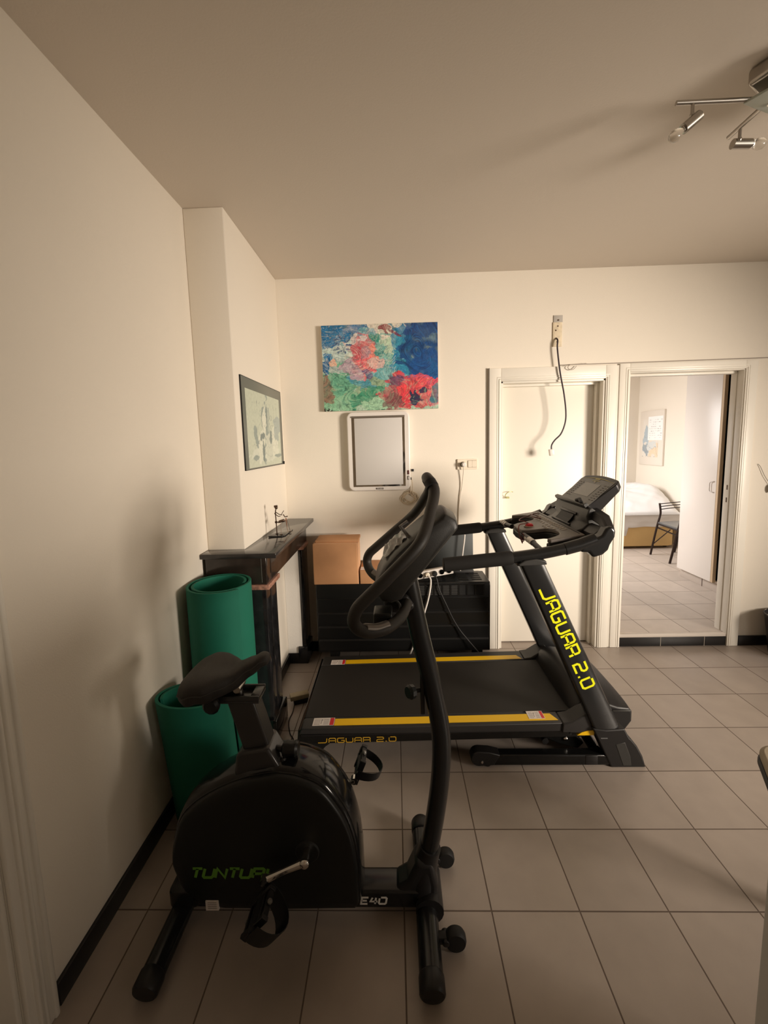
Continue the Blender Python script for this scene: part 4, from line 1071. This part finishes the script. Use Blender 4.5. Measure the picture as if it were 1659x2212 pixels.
# cranks & pedals
for s_, ce, pc in ((-1, (-.436, .255), None), (1, (-.178, .350), None)):
    yb_ = BY+s_*.128
    ca_ = B()
    ca_.cyl((-.310, BY+s_*.088, .306), (-.310, yb_+s_*.010, .306), .014, 18)
    ca_.tube([(-.310, yb_, .306), ((-.310+ce[0])/2, yb_+s_*.004, (.306+ce[1])/2), (ce[0], yb_+s_*.010, ce[1])], [.0125, .0095, .0115], 10)
    ca_.cyl((ce[0], yb_+s_*.002, ce[1]), (ce[0], yb_+s_*.022, ce[1]), .0135, 16)
    ca_.sphere((-.310, yb_+s_*.006, .306), .016, (1, .7, 1), 14)
    CR = ca_.build('crank_arm', CHROME, K)
    ang = R(46) if s_ < 0 else R(68)
    c0 = V((ce[0]+.000, BY+s_*.205, ce[1]-.030)) if s_ < 0 else V((ce[0]+.018, BY+s_*.190, ce[1]+.022))
    Rp = Matrix.Rotation(-ang, 3, 'Y')
    def PX(x, y, z): return c0 + Rp @ V((x, y, z))
    b_ = B()
    b_.box(-.050, .050, -.046, -.034, -.011, .011); b_.box(-.050, .050, .034, .046, -.011, .011)
    for k in range(5): b_.box(-.046+k*.021, -.038+k*.021, -.04, .04, -.008, .008)
    b_.cyl((0, -.058, 0), (0, .05, 0), .013, 14)
    for v in b_.bm.verts: v.co = PX(*v.co)
    PD = b_.build('pedal', PLASTIC, K, bevel=.002)
    B_ = B(); 
    for px_ in (-.052, .052):
        q = PX(px_, 0, 0); B_.sphere(q, .008, (1, 1, 1), 10)
    B_.build('pedal_reflector', mat('pedal_reflector_grey', (.16, .15, .135), .3), PD)
    st_ = B()
    arcp = [PX(.040*math.cos(R(a)) , -.048+0.0, .058*math.sin(R(a))) for a in range(0, 181, 20)]
    loop = [PX(.032, -.050+.10*0, .004)]
    W2 = .034 if s_ > 0 else .060
    def band(pts_, wv):
        for a, b2 in zip(pts_[:-1], pts_[1:]):
            st_.face([a-wv, b2-wv, b2+wv, a+wv]); 
    lp = [V((0, math.cos(R(a))*.060, math.sin(R(a))*.085-.0)) for a in range(-6, 187, 12)]
    sgn = -1
    pts_ = [c0 + Rp @ V((.006, p.y, sgn*p.z)) for p in lp]; wv = Rp @ V((W2/2, 0, 0))
    b2 = B(); prev = None
    for p in pts_:
        ctr = c0; rad = (p-ctr).normalized()*.0022
        cur = [b2.bm.verts.new(p-wv), b2.bm.verts.new(p+wv), b2.bm.verts.new(p+wv+rad), b2.bm.verts.new(p-wv+rad)]
        if prev:
            for i in range(4): b2.bm.faces.new([prev[i], prev[(i+1) % 4], cur[(i+1) % 4], cur[i]])
        else: b2.bm.faces.new(cur)
        prev = cur
    b2.bm.faces.new(prev[::-1])
    b2.build('pedal_strap', PLASTIC, PD)
    b3 = B().box(-.045, .045, -.030, .030, .0085, .0095)
    for v in b3.bm.verts: v.co = PX(v.co.x, v.co.y, -v.co.z)
    b3.build('tread_plate', mat('pedal_tread_grey', (.055, .050, .045), .5, bump=1.0, bscale=260), PD, smooth=False)
# seat column
dx = V((-.034, 0, .155)).normalized()
def column(nm, m2, pts_b, pts_t, y0, y1, bev, zb, zt_):
    b_ = B(); q = [b_.bm.verts.new(p) for p in ((pts_b[0], y0, zb), (pts_b[1], y0, zb-.0), (pts_b[1], y1, zb), (pts_b[0], y1, zb), (pts_t[0], y0, zt_), (pts_t[1], y0, zt_+.006), (pts_t[1], y1, zt_+.006), (pts_t[0], y1, zt_))]
    for f in ((0, 1, 5, 4), (1, 2, 6, 5), (2, 3, 7, 6), (3, 0, 4, 7), (4, 5, 6, 7), (3, 2, 1, 0)): b_.bm.faces.new([q[i] for i in f])
    return b_.build(nm, m2, K, bevel=bev, seg=3)
column('seat_post', BIKEM, (-.506, -.415), (-.563, -.476), 1.232, 1.300, .008, .565, .785)
sl = B().prism([(-.5465, .548), (-.540, .602), (-.532, .614), (-.520, .622), (-.437, .635), (-.428, .628), (-.392, .560), (-.386, .545), (-.386, .532), (-.545, .532)], 1.215, 1.316, 'y')
sl.build('seat_sleeve', BIKEM, K, bevel=.010, seg=3)
kn = B().cyl((-.425, 1.262, .600), (-.392, 1.258, .600), .010, 12)
kn.lathe([(.012, 0), (.024, .006), (.027, .018), (.024, .034), (.028, .048), (.022, .056)], (-.398, 1.258, .600), (1, 0, 0), 12)
kn.build('adjusting_knob', SATIN, K)
B().lathe([(.012, 0), (.016, .006), (.010, .014)], (-.398, 1.25, .572), (.6, -.2, -.5), 10).build('knob_nut', BIKEM, K)
B().box(-.605, -.455, 1.228, 1.304, .782, .790).box(-.605, -.455, 1.228, 1.236, .79, .806).box(-.605, -.455, 1.296, 1.304, .79, .806).box(-.485, -.455, 1.236, 1.296, .79, .804).build('seat_slider', BIKEM, K, smooth=False, bevel=.002)
B().cyl((-.53, 1.266, .79), (-.545, 1.266, .86), .013, 12).cyl((-.53, 1.24, .822), (-.53, 1.292, .822), .012, 12).build('saddle_clamp', STEEL, K)
B().lathe([(.010, 0), (.026, .008), (.028, .02), (.020, .028)], (-.60, 1.222, .792), (0, -1, 0), 12).cyl((-.60, 1.26, .792), (-.60, 1.21, .792), .008, 8).build('slider_knob', SATIN, K)
# saddle
b_ = B(); NU, NV = 22, 20; rows = []
def sad(u):
    # u 0 back .. 1 nose : centre x, half width, top z, thickness
    x = -.706 + .280*u
    hwk = [(0, .06), (.06, .098), (.18, .122), (.35, .118), (.5, .088), (.62, .056), (.75, .037), (.9, .030), (1, .020)]
    tzk = [(0, .862), (.1, .888), (.25, .900), (.42, .897), (.58, .890), (.8, .916), (.92, .934), (1, .930)]
    thk = [(0, .06), (.12, .102), (.35, .098), (.6, .072), (.85, .052), (1, .034)]
    def it(tab):
        for (a, va), (c2, vb) in zip(tab[:-1], tab[1:]):
            if u <= c2+1e-9:
                s2 = (u-a)/(c2-a); s2 = s2*s2*(3-2*s2); return va+(vb-va)*s2
        return tab[-1][1]
    return x, it(hwk), it(tzk), it(thk)
for i in range(NU+1):
    x, hw, tz, th = sad(i/NU)
    row = []
    for k in range(NV):
        a = 2*PI*k/NV
        cy_ = math.cos(a); sz_ = math.sin(a)
        yy = hw*math.copysign(abs(cy_)**.75, cy_)
        if sz_ >= 0: z = tz - th*.42 + th*.42*abs(sz_)**.7 - (.010*(1-abs(yy/hw))**2 if .05 < i/NU < .55 else 0)
        else: z = tz - th*.42 - th*.58*abs(sz_)**.8
        row.append(b_.bm.verts.new((x, BY+yy, z)))
    rows.append(row)
for a, c2 in zip(rows[:-1], rows[1:]):
    for k in range(NV): b_.bm.faces.new([a[k], a[(k+1) % NV], c2[(k+1) % NV], c2[k]])
b_.bm.faces.new(rows[0][::-1]); b_.bm.faces.new(rows[-1])
SD = b_.build('saddle', SADDLE, K, angle=80, sub=1)
sm = []
for i in range(NU+1):
    x, hw, tz, th = sad(i/NU); sm.append((x, BY-hw*1.0, tz-th*.42))
B().tube(sm, .0013, 6).build('saddle_seam', mat('seam_thread', (.05, .045, .04), .7), SD)
# front post and socket
PC = [(.066, 1.27, .105), (.090, 1.27, .215), (.116, 1.27, .363), (.133, 1.27, .508), (.1345, 1.27, .649), (.108, 1.27, .815), (.073, 1.27, .975), (.046, 1.27, 1.115), (.033, 1.27, 1.185)]
B().tube(spline(PC, 6), .0315, 24, up=(0, 1, 0)).build('front_post', POWDER, K)
b_ = B()
b_.tube(spline([(.062, 1.27, .075), (.074, 1.27, .15), (.093, 1.27, .225)], 5), [.052, .050, .049, .048, .046, .044, .042, .0405, .039, .038, .038], 24, up=(0, 1, 0))
b_.build('post_socket', PLASTIC, K)
b_ = B()
b_.prism([(-.03, .10), (.012, .125), (.045, .20), (.10, .20), (.118, .11), (.116, .045), (.0, .030), (-.03, .036)], 1.228, 1.312, 'y')
b_.build('post_bracket', PLASTIC, K, bevel=.016, seg=3)
b_ = B().tube([(.085, 1.205, .045), (.085, 1.335, .045)], .047, 18, up=(0, 0, 1)); b_.build('stabiliser_clamp', PLASTIC, K)
# small knob plate on the post
b_ = B().box(.068, .082, 1.255, 1.285, .72, .93)
b_.build('bottle_mount', POWDER, K, smooth=False, bevel=.003)
b_ = B().lathe([(.010, 0), (.022, .006), (.024, .02), (.018, .028)], (.050, 1.262, .80), (-.8, -.5, .1), 10)
b_.cyl((.08, 1.27, .80), (.05, 1.262, .80), .007, 8).build('post_knob', SATIN, K)
# handlebar: one looped tube, mirrored about the centre plane
NH = [(.030, 1.225, 1.115), (.010, 1.16, 1.100), (-.030, 1.09, 1.098), (-.075, 1.045, 1.108), (-.102, 1.020, 1.128), (-.113, 1.003, 1.157), (-.104, 1.005, 1.188), (-.078, 1.012, 1.214), (-.040, 1.02, 1.248), (.000, 1.03, 1.284), (.042, 1.045, 1.322), (.066, 1.062, 1.348), (.084, 1.10, 1.378), (.100, 1.15, 1.415), (.113, 1.192, 1.447), (.116, 1.212, 1.470), (.108, 1.228, 1.489)]
hb = NH + [(.102, 1.25, 1.497), (.101, 1.27, 1.499), (.102, 1.29, 1.497)] + [mb(p) for p in NH[::-1]]
HBar = B().tube(spline(hb, 5), .0168, 18).build('handlebar', FOAMG, K)
for s_ in (0, 1):
    ring = [(.113, 1.213, 1.476), (.106, 1.227, 1.490)]
    if s_: ring = [mb(p) for p in ring]
    B().tube([ring[0], tuple((V(ring[0])+V(ring[1]))/2), ring[1]], .0185, 18).build('grip_end_ring', BLACK, HBar)
for s_ in (0, 1):
    seg_ = [(-.030, 1.09, 1.1005), (-.06, 1.058, 1.106), (-.088, 1.033, 1.1185)]
    if s_: seg_ = [mb(p) for p in seg_]
    B().tube([V(p)+V((0, 0, .0045)) for p in spline(seg_, 4)], .0142, 16).build('pulse_sensor', mat('pulse_sensor_silver', (.20, .18, .16), .35, metal=.6), HBar)
# console
CP = [(.186, 1.362), (.180, 1.385), (.150, 1.405), (.108, 1.380), (.071, 1.352), (.030, 1.318), (-.005, 1.285), (-.040, 1.245), (-.062, 1.205), (-.068, 1.165), (-.050, 1.135), (-.020, 1.130), (.010, 1.140), (.032, 1.172), (.11, 1.268)]
b_ = B(); rr = []
for yy, k in ((-.105, .86), (-.095, .96), (-.06, 1.0), (0, 1.02), (.06, 1.0), (.095, .96), (.105, .86)):
    rr.append([b_.bm.verts.new((.06+(x-.06)*k, BY+yy, 1.27+(z-1.27)*k)) for x, z in CP])
for a, c2 in zip(rr[:-1], rr[1:]):
    for i in range(len(CP)): b_.bm.faces.new([a[i], a[(i+1) % len(CP)], c2[(i+1) % len(CP)], c2[i]])
b_.bm.faces.new(rr[0][::-1]); b_.bm.faces.new(rr[-1])
CO = b_.build('console', DGREY, K, angle=50, bevel=.004)
def cface(t_, y, h):   # along the face from bottom (0) to top (1)
    a = V((-.040, 0, 1.245)); c2 = V((.150, 0, 1.405)); d_ = c2-a; n3 = V((-d_.z, 0, d_.x)).normalized()
    return a + d_*t_ + n3*(h+.006*math.sin(PI*min(1, max(0, t_)))) + V((0, y, 0))
b_ = B(); b_.face([cface(.45, 1.20, .003), cface(.45, 1.34, .003), cface(.86, 1.34, .003), cface(.86, 1.20, .003)])
b_.build('console_display', SCREEN, CO, smooth=False)
b_ = B()
for k in range(4): b_.box(0, .012, 0, .012, 0, .004)
b_ = B().sheet(lambda u, v: cface(.02+.40*u, 1.215+.13*v, .008+.012*noise.noise(V((u*6, v*5, 3)))+.016*math.sin(PI*u)*math.sin(PI*v)), 16, 14)
b_.build('crumpled_cover', CLEARP, CO, recalc=False)
q = cface(.42, 1.25, .02)
B().tube([cface(.45, 1.22, .0), cface(.46, 1.22, .045), cface(.56, 1.23, .04)], .006, 8).build('console_clip', mat('grey_clip', (.22, .21, .20), .4), CO)
# bracket and sensors under the console
b_ = B().prism([(-.045, 1.12), (.03, 1.14), (.055, 1.10), (.03, 1.075), (-.035, 1.085)], 1.225, 1.315, 'y')
b_.build('console_bracket', PLASTIC, K, bevel=.008)
B().box(-.07, -.015, 1.12, 1.19, 1.092, 1.125).build('sensor_box', SATIN, K, smooth=False, bevel=.006)
B().tube(spline([(-.005, 1.20, 1.135), (.008, 1.19, 1.12), (.002, 1.17, 1.10), (-.02, 1.15, 1.092)], 5), .004, 8).build('sensor_cable', DGREY, K)

# ------------------------------------------------------------------ ceiling spotlight
t = thing('ceiling_spotlight', 'brushed steel ceiling spotlight with thin arms and clear unlit bulbs, upper right', 'ceiling light', (1.34, 1.45, CH))
B().prism([(1.185, 1.515), (1.235, 1.400), (1.39, 1.30), (1.50, 1.42), (1.44, 1.555), (1.28, 1.575)], 2.738, CH, 'z').build('canopy', STEEL, t, bevel=.012, seg=3)
B().prism([(1.200, 1.545), (1.28, 1.415), (1.42, 1.36), (1.56, 1.47), (1.50, 1.62), (1.33, 1.595)], 2.708, 2.716, 'z').build('glass_plate', mat('greenish_glass', (.62, .66, .58), .15, trans=.35), t, smooth=False, bevel=.002)
for x, y in ((1.29, 1.545), (1.43, 1.50)): B().cyl((x, y, 2.704), (x, y, 2.74), .009, 12).build('plate_screw', CHROME, t)
for arm, jx, a_, b2, bu in ((((1.24, 1.541, 2.719), (.976, 1.541, 2.719)), (1.031, 1.541), (1.055, 1.541, 2.678), (1.004, 1.541, 2.638), (.982, 1.541, 2.620)),
                        (((1.289, 1.56, 2.719), (1.288, 1.718, 2.719)), (1.291, 1.668), (1.278, 1.682, 2.674), (1.342, 1.682, 2.672), (1.366, 1.682, 2.671)),
                        (((1.46, 1.47, 2.719), (1.74, 1.44, 2.719)), (1.69, 1.445), (1.66, 1.445, 2.672), (1.71, 1.46, 2.640), (1.735, 1.468, 2.622))):
    A_ = B().cyl(arm[0], arm[1], .0075, 12).build('arm', STEEL, t)
    B().cyl((jx[0], jx[1], 2.719), (jx[0], jx[1]+.0, 2.680), .0055, 10).sphere((jx[0], jx[1], 2.68), .008, seg=10).build('stem', STEEL, A_)
    B().cyl(a_, b2, .0165, 20).build('spot_can', STEEL, A_)
    d_ = (V(b2)-V(a_)).normalized()
    B().cyl(V(b2)-d_*.001, V(b2)+d_*.006, .012, 14).build('bulb_collar', CHROME, A_)
    B().lathe([(.008, 0), (.010, .006), (.017, .018), (.019, .030), (.016, .042), (.008, .050), (.001, .052)], V(b2)+d_*.004, d_, 18).build('bulb', FROST, A_)

# ------------------------------------------------------------------ waste bin
t = thing('waste_bin', 'round black patterned waste bin with pale liner, against the wall at the right', 'waste bin', (2.83, 2.87, 0))
B().lathe([(.105, 0), (.115, .006), (.150, .285), (.156, .290), (.156, .298), (.147, .298), (.143, .28), (.105, .012), (.0, .012)], (2.83, 2.885, 0), seg=40).build('bin_body', BINM, t)
b_ = B(); n = 36; r0 = []; r1 = []
for k in range(n):
    a = 2*PI*k/n
    r0.append(b_.bm.verts.new((2.83+.150*math.cos(a), 2.885+.150*math.sin(a), .297+.006*math.sin(k*1.7))))
    r1.append(b_.bm.verts.new((2.83+.128*math.cos(a), 2.885+.128*math.sin(a), .20+.02*math.sin(k*2.3))))
for k in range(n): b_.bm.faces.new([r0[k], r0[(k+1) % n], r1[(k+1) % n], r1[k]])
b_.bm.faces.new(r1)
b_.build('bin_liner', BAGM, t)

# ------------------------------------------------------------------ chair corner at the right edge
t = thing('padded_stool', 'olive-beige padded seat corner with dark rim, cut off by the right edge', 'stool', (1.42, 1.17, 0))
def rot_pts(pts, a, cx, cy): return [(cx+x*math.cos(a)-y*math.sin(a), cy+x*math.sin(a)+y*math.cos(a)) for x, y in pts]
B().prism(rot_pts(rrect(-.22, .22, -.22, .22, .075, 8), R(-30), 1.42, 1.17), .405, .430, 'z').build('seat_rim', BLACK, t, bevel=.005)
B().prism(rot_pts(rrect(-.217, .217, -.217, .217, .074, 8), R(-30), 1.42, 1.17), .430, .462, 'z').build('seat_pad', OLIVE, t, bevel=.013, seg=4)
B().cyl((1.42, 1.17, .02), (1.42, 1.17, .406), .028, 20).build('column', BLACK, t)
B().lathe([(.17, 0), (.175, .008), (.15, .018), (.03, .03)], (1.42, 1.17, 0), seg=36).build('base', BLACK, t)

# ------------------------------------------------------------------ bedroom
FZ = .10
t = thing('bed', 'bed with mustard base and white mattress cover greyed for shade in the far bedroom', 'bed', (3.1, 6.0, FZ))
B().prism([(2.35, 5.50), (3.66, 5.50), (3.74, 5.53), (3.78, 5.60), (3.78, 6.62), (2.35, 6.62)], .135, .47, 'z').build('bed_base', MUSTARD, t, bevel=.01)
for x in (2.42, 3.70):
    for y in (5.62, 6.55): B().cyl((x, y, FZ), (x, y, .14), .025, 14).build('foot', BLACK, t)
b_ = B()
def mat_fn(u, v):
    x = 2.33+1.47*u; z = .562-.155*v + (.03*noise.noise(V((x*3, 0, 1))) + (-.14 if x < 3.12 else 0)*max(0, (v-.2)))*v
    return (x, 5.485-.010*noise.noise(V((x*7, v*3, 4))), z)
b_.box(2.34, 3.79, 5.49, 6.63, .46, .555)
b_.sheet(mat_fn, 50, 8, th=(0, .006, 0))
b_.build('mattress_cover', SHEET2, t, angle=60)
b_ = B()
def duvet(u, v):
    x = 2.30+1.52*u; y = 5.475+1.16*v
    e = min(1, v/.12); 
    z = .600 + .28*(1-(1-min(1, v*1.35))**2.0) + .03*noise.noise(V((x*2.2, y*3, 0)))*e + .012*math.sin((x*9+y*6))*e
    z += .030*abs(noise.noise(V(((x*.55+y)*7.5, (x-y*.4)*1.6, 8))))*e + .012*noise.noise(V(((x-y)*9, (x+y)*4, 2)))*e
    m = math.exp(-((x-3.66)**2/.05+(y-5.95)**2/.06)); z += .08*m
    z -= .06*max(0, (u-.90)/.10)**2 + .05*max(0, (v-.93)/.07)
    return (x, y, max(z, .580))
b_.sheet(duvet, 60, 44)
gm = {}
g_ = [v for v in b_.bm.verts]
NVv = 45
low = [b_.bm.verts.new((v.co.x, v.co.y, .566)) for v in g_]
for i in range(60):
    for j_ in range(44):
        a = i*NVv+j_; b_.bm.faces.new([low[a], low[a+1], low[a+NVv+1], low[a+NVv]])
for i in range(60):
    for e in (0, 44):
        a = i*NVv+e; b_.bm.faces.new([g_[a], g_[a+NVv], low[a+NVv], low[a]])
for j_ in range(44):
    for e in (0, 60):
        a = e*NVv+j_; b_.bm.faces.new([g_[a], g_[a+1], low[a+1], low[a]])
tag(b_.build('duvet', SHEET, origin=(3.1, 6.0, .6), angle=70), 'rumpled white duvet on the bed in the far bedroom', 'duvet')
t = thing('framed_poster', 'white-framed poster of grey-blue brush strokes on the bedroom wall', 'picture', (3.9, 6.3, 1.17))
B().box(3.872, 3.899, 6.03, 6.595, 1.178, 1.990).build('frame', FRAMEW, t, smooth=False, bevel=.003)
PB = [(.5, .5, .9, .9, 0, srgb('#dcd6cc'), .1), (.2, .2, .35, .2, 10, srgb('#e6cdb2'), .5), (.75, .55, .25, .2, 20, srgb('#aab8c0'), .5), (.25, .75, .18, .2, -30, srgb('#a8a8a4'), .5), (.5, .3, .3, .12, 0, srgb('#cfd3d2'), .6), (.8, .2, .18, .12, 30, srgb('#9aa5ac'), .6)]
def post_fn(u, v):
    u2 = 1-u; c_ = PB[0][5]
    for i, (cx, cy, rx, ry, a, colr, wb) in enumerate(PB):
        if ell(u2, v, cx, cy, rx, ry, a, wb, 5, i*.9): c_ = colr
    l = abs(noise.noise(V((u2*4, v*4, 31))))
    if l < .025 and v < .6: c_ = lerp3(c_, srgb('#7d8388'), .7)
    return c_
painted('poster_print', DRAWN, (3.8715, 6.515, 1.30), (0, -1, 0), (0, 0, 1), .375, .565, 60, 80, post_fn, t)
o = tag(B().box(3.8675, 3.8722, 6.045, 6.385, 1.552, 1.902).build('paper_sheet', mat('white_paper', (.86, .85, .84), .6), origin=(3.864, 6.2, 1.55), smooth=False), 'white sheet of handwriting taped over the poster in the bedroom', 'paper')
b_ = B(); random.seed(3)
for r_ in range(9):
    y = 6.35
    while y > 6.08:
        l = random.uniform(.01, .04); 
        if random.random() > .3: b_.box(3.8662, 3.867, y-l, y, 1.585+r_*.033+random.uniform(-.004, .004), 1.591+r_*.033)
        y -= l+random.uniform(.008, .03)
b_.build('handwriting', mat('faint_ink', (.45, .42, .42), .6), o, smooth=False)
# wardrobe along the right wall
t = thing('wardrobe', 'white built-in wardrobe with one open dark bay in the far bedroom', 'wardrobe', (3.4, 3.8, FZ))
B().box(3.062, 3.88, 3.25, 4.375, FZ, .185).build('tiled_plinth', mat('plinth_tile', (.42, .36, .31), .35, var=.04, vscale=9), t, smooth=False, bevel=.002)
b_ = B().box(3.058, 3.0605, 4.056, 4.060, FZ, .184); b_.build('plinth_joint', mat('plinth_joint', (.16, .12, .10), .7), t, smooth=False)
b_ = B().box(3.05, 3.88, 4.355, 4.375, .187, 2.63).box(3.05, 3.88, 3.25, 3.27, .187, 2.63).box(3.06, 3.88, 3.25, 4.375, 2.61, 2.63).box(3.06, 3.88, 3.25, 4.375, .187, .21)
b_.build('carcass', WARD, t, smooth=False, bevel=.002)
B().box(3.86, 3.88, 3.27, 4.355, .20, 2.61).box(3.10, 3.86, 3.27, 3.275, .21, 2.61).box(3.10, 3.86, 4.35, 4.355, .21, 2.61).box(3.075, 3.86, 3.27, 4.355, 1.32, 1.34).box(3.075, 3.86, 3.27, 4.355, .78, .80).box(3.075, 3.86, 3.27, 4.355, .21, .215).box(3.075, 3.86, 3.27, 4.355, 1.85, 1.87).build('dark_interior', DARKIN, t, smooth=False)
dr = B().box(3.020, 3.040, 3.905, 4.372, .198, 2.60).build('wardrobe_door', WARD, t, smooth=False, bevel=.002)
B().box(3.022, 3.052, 3.880, 3.906, .198, 2.60).build('tan_door_edge', TANP, dr, smooth=False)
B().tube(spline([(3.018, 3.925, 1.065), (3.010, 3.935, 1.065), (3.006, 3.965, 1.075), (3.006, 3.968, 1.115), (3.006, 3.965, 1.155), (3.010, 3.935, 1.168), (3.018, 3.925, 1.168)], 4), .0035, 8).build('door_handle', mat('pale_handle', (.48, .43, .39), .3), dr)
tag(B().prism([(3.11, 3.32), (3.5, 3.32), (3.5, 3.86), (3.11, 3.86)], .216, .70, 'z').build('storage_bag', DARKIN, origin=(3.3, 3.6, .216), bevel=.03, seg=3), 'dark bundle at the bottom of the open wardrobe bay', 'bag')

# metal chair in the bedroom
t = thing('metal_chair', 'dark metal chair with curved rails and grey seat beside the bed', 'chair', (3.5, 5.05, FZ))
def TB(nm, pts, r, m2=CHMET, n=4): return B().tube(spline(pts, n) if len(pts) > 2 else pts, r, 10).build(nm, m2, t)
TB('back_leg', [(3.265, 5.22, FZ), (3.300, 5.22, .30), (3.338, 5.22, .50), (3.362, 5.22, .60), (3.366, 5.22, .66), (3.350, 5.22, .765)], .0125)
TB('back_leg', [(3.62, 5.30, FZ), (3.66, 5.30, .30), (3.70, 5.30, .50), (3.73, 5.30, .66), (3.715, 5.30, .775)], .0125)
TB('front_leg', [(3.245, 4.82, FZ), (3.285, 4.82, .30), (3.322, 4.82, .50), (3.345, 4.82, .60), (3.352, 4.82, .665)], .0135)
TB('front_leg', [(3.60, 4.86, FZ), (3.66, 4.86, .36), (3.69, 4.86, .50)], .0125)
for z in (.765, .732, .697):
    TB('back_rail', [(3.355+(.765-z)*.2, 5.22, z-.01), (3.48, 5.20, z+.006), (3.60, 5.22, z+.010), (3.72, 5.30, z+.006)], .0055)
B().prism([(3.335, 5.22), (3.70, 5.29), (3.68, 4.84), (3.318, 4.80)], .503, .525, 'z').build('seat', CHSEAT, t, bevel=.006)
B().tube([(3.335, 5.22, .500), (3.318, 4.80, .495)], .010, 8).tube([(3.335, 5.22, .452), (3.305, 4.81, .440)], .009, 8).build('seat_rail', CHMET, t)
B().tube([(3.295, 5.22, .24), (3.318, 4.95, .48)], .006, 8).build('brace', CHMET, t)
TB('lower_loop', [(3.33, 4.80, .42), (3.335, 4.79, .20), (3.345, 4.79, .115), (3.40, 4.79, .105), (3.55, 4.80, .105)], .006)

# ------------------------------------------------------------------ camera
cam = bpy.data.cameras.new('camera'); co = bpy.data.objects.new('camera', cam); col.objects.link(co)
pi_, ya_, ro_ = 0.113711, -0.026420, 0.026171
fw = V((math.sin(ya_)*math.cos(pi_), math.cos(ya_)*math.cos(pi_), -math.sin(pi_)))
r_ = V((math.cos(ya_), -math.sin(ya_), 0)); dn = fw.cross(r_)
r2 = r_*math.cos(ro_)+dn*math.sin(ro_); d2_ = -r_*math.sin(ro_)+dn*math.cos(ro_)
Mx = Matrix((r2, -d2_, -fw)).transposed().to_4x4()
Mx.translation = V((0, 0, 1.60807))
co.matrix_world = Mx
cam.sensor_fit = 'VERTICAL'; cam.sensor_height = 36; cam.lens = 885.595/2212*36
cam.shift_y = -47.075/2212
cam.clip_start = .02
bpy.context.scene.camera = co

# ------------------------------------------------------------------ light
def area(name, loc, rot, sx, sy, power, color, spread=180):
    l = bpy.data.lights.new(name, 'AREA'); l.shape = 'RECTANGLE'; l.size = sx; l.size_y = sy
    l.energy = power; l.color = color; l.spread = R(spread)
    o = bpy.data.objects.new(name, l); col.objects.link(o); o.location = loc; o.rotation_euler = rot
    return o
def aim(loc, tgt):
    return (V(tgt)-V(loc)).to_track_quat('-Z', 'Y').to_euler()
# daylight through the windows in the right wall and behind the camera
la = (3.1, FY+.05, 1.60); area('rear_window_daylight', la, aim(la, (.2, WY, 1.25)), 1.3, 1.2, 7, (1.0, .90, .78), 120)
lb = (RX-.02, -.40, 1.55); area('side_window_daylight', lb, aim(lb, (.25, WY, 1.05)), 1.0, 1.0, 47, (1.0, .87, .73), 63)
lc = (.80, 5.35, 1.85); area('bedroom_daylight', lc, aim(lc, (3.1, 5.45, .30)), 1.1, 1.1, 50, (1.0, .96, .94), 124)
W = bpy.data.worlds.new('world'); bpy.context.scene.world = W; W.use_nodes = True
W.node_tree.nodes['Background'].inputs[0].default_value = (.75, .85, 1.0, 1)
W.node_tree.nodes['Background'].inputs[1].default_value = .15

sc = bpy.context.scene
sc.view_settings.view_transform = 'Standard'; sc.view_settings.look = 'None'
sc.view_settings.gamma = 1; sc.view_settings.use_curve_mapping = False
sc.view_settings.exposure = 0.16
sc.cycles.max_bounces = 10; sc.cycles.diffuse_bounces = 6
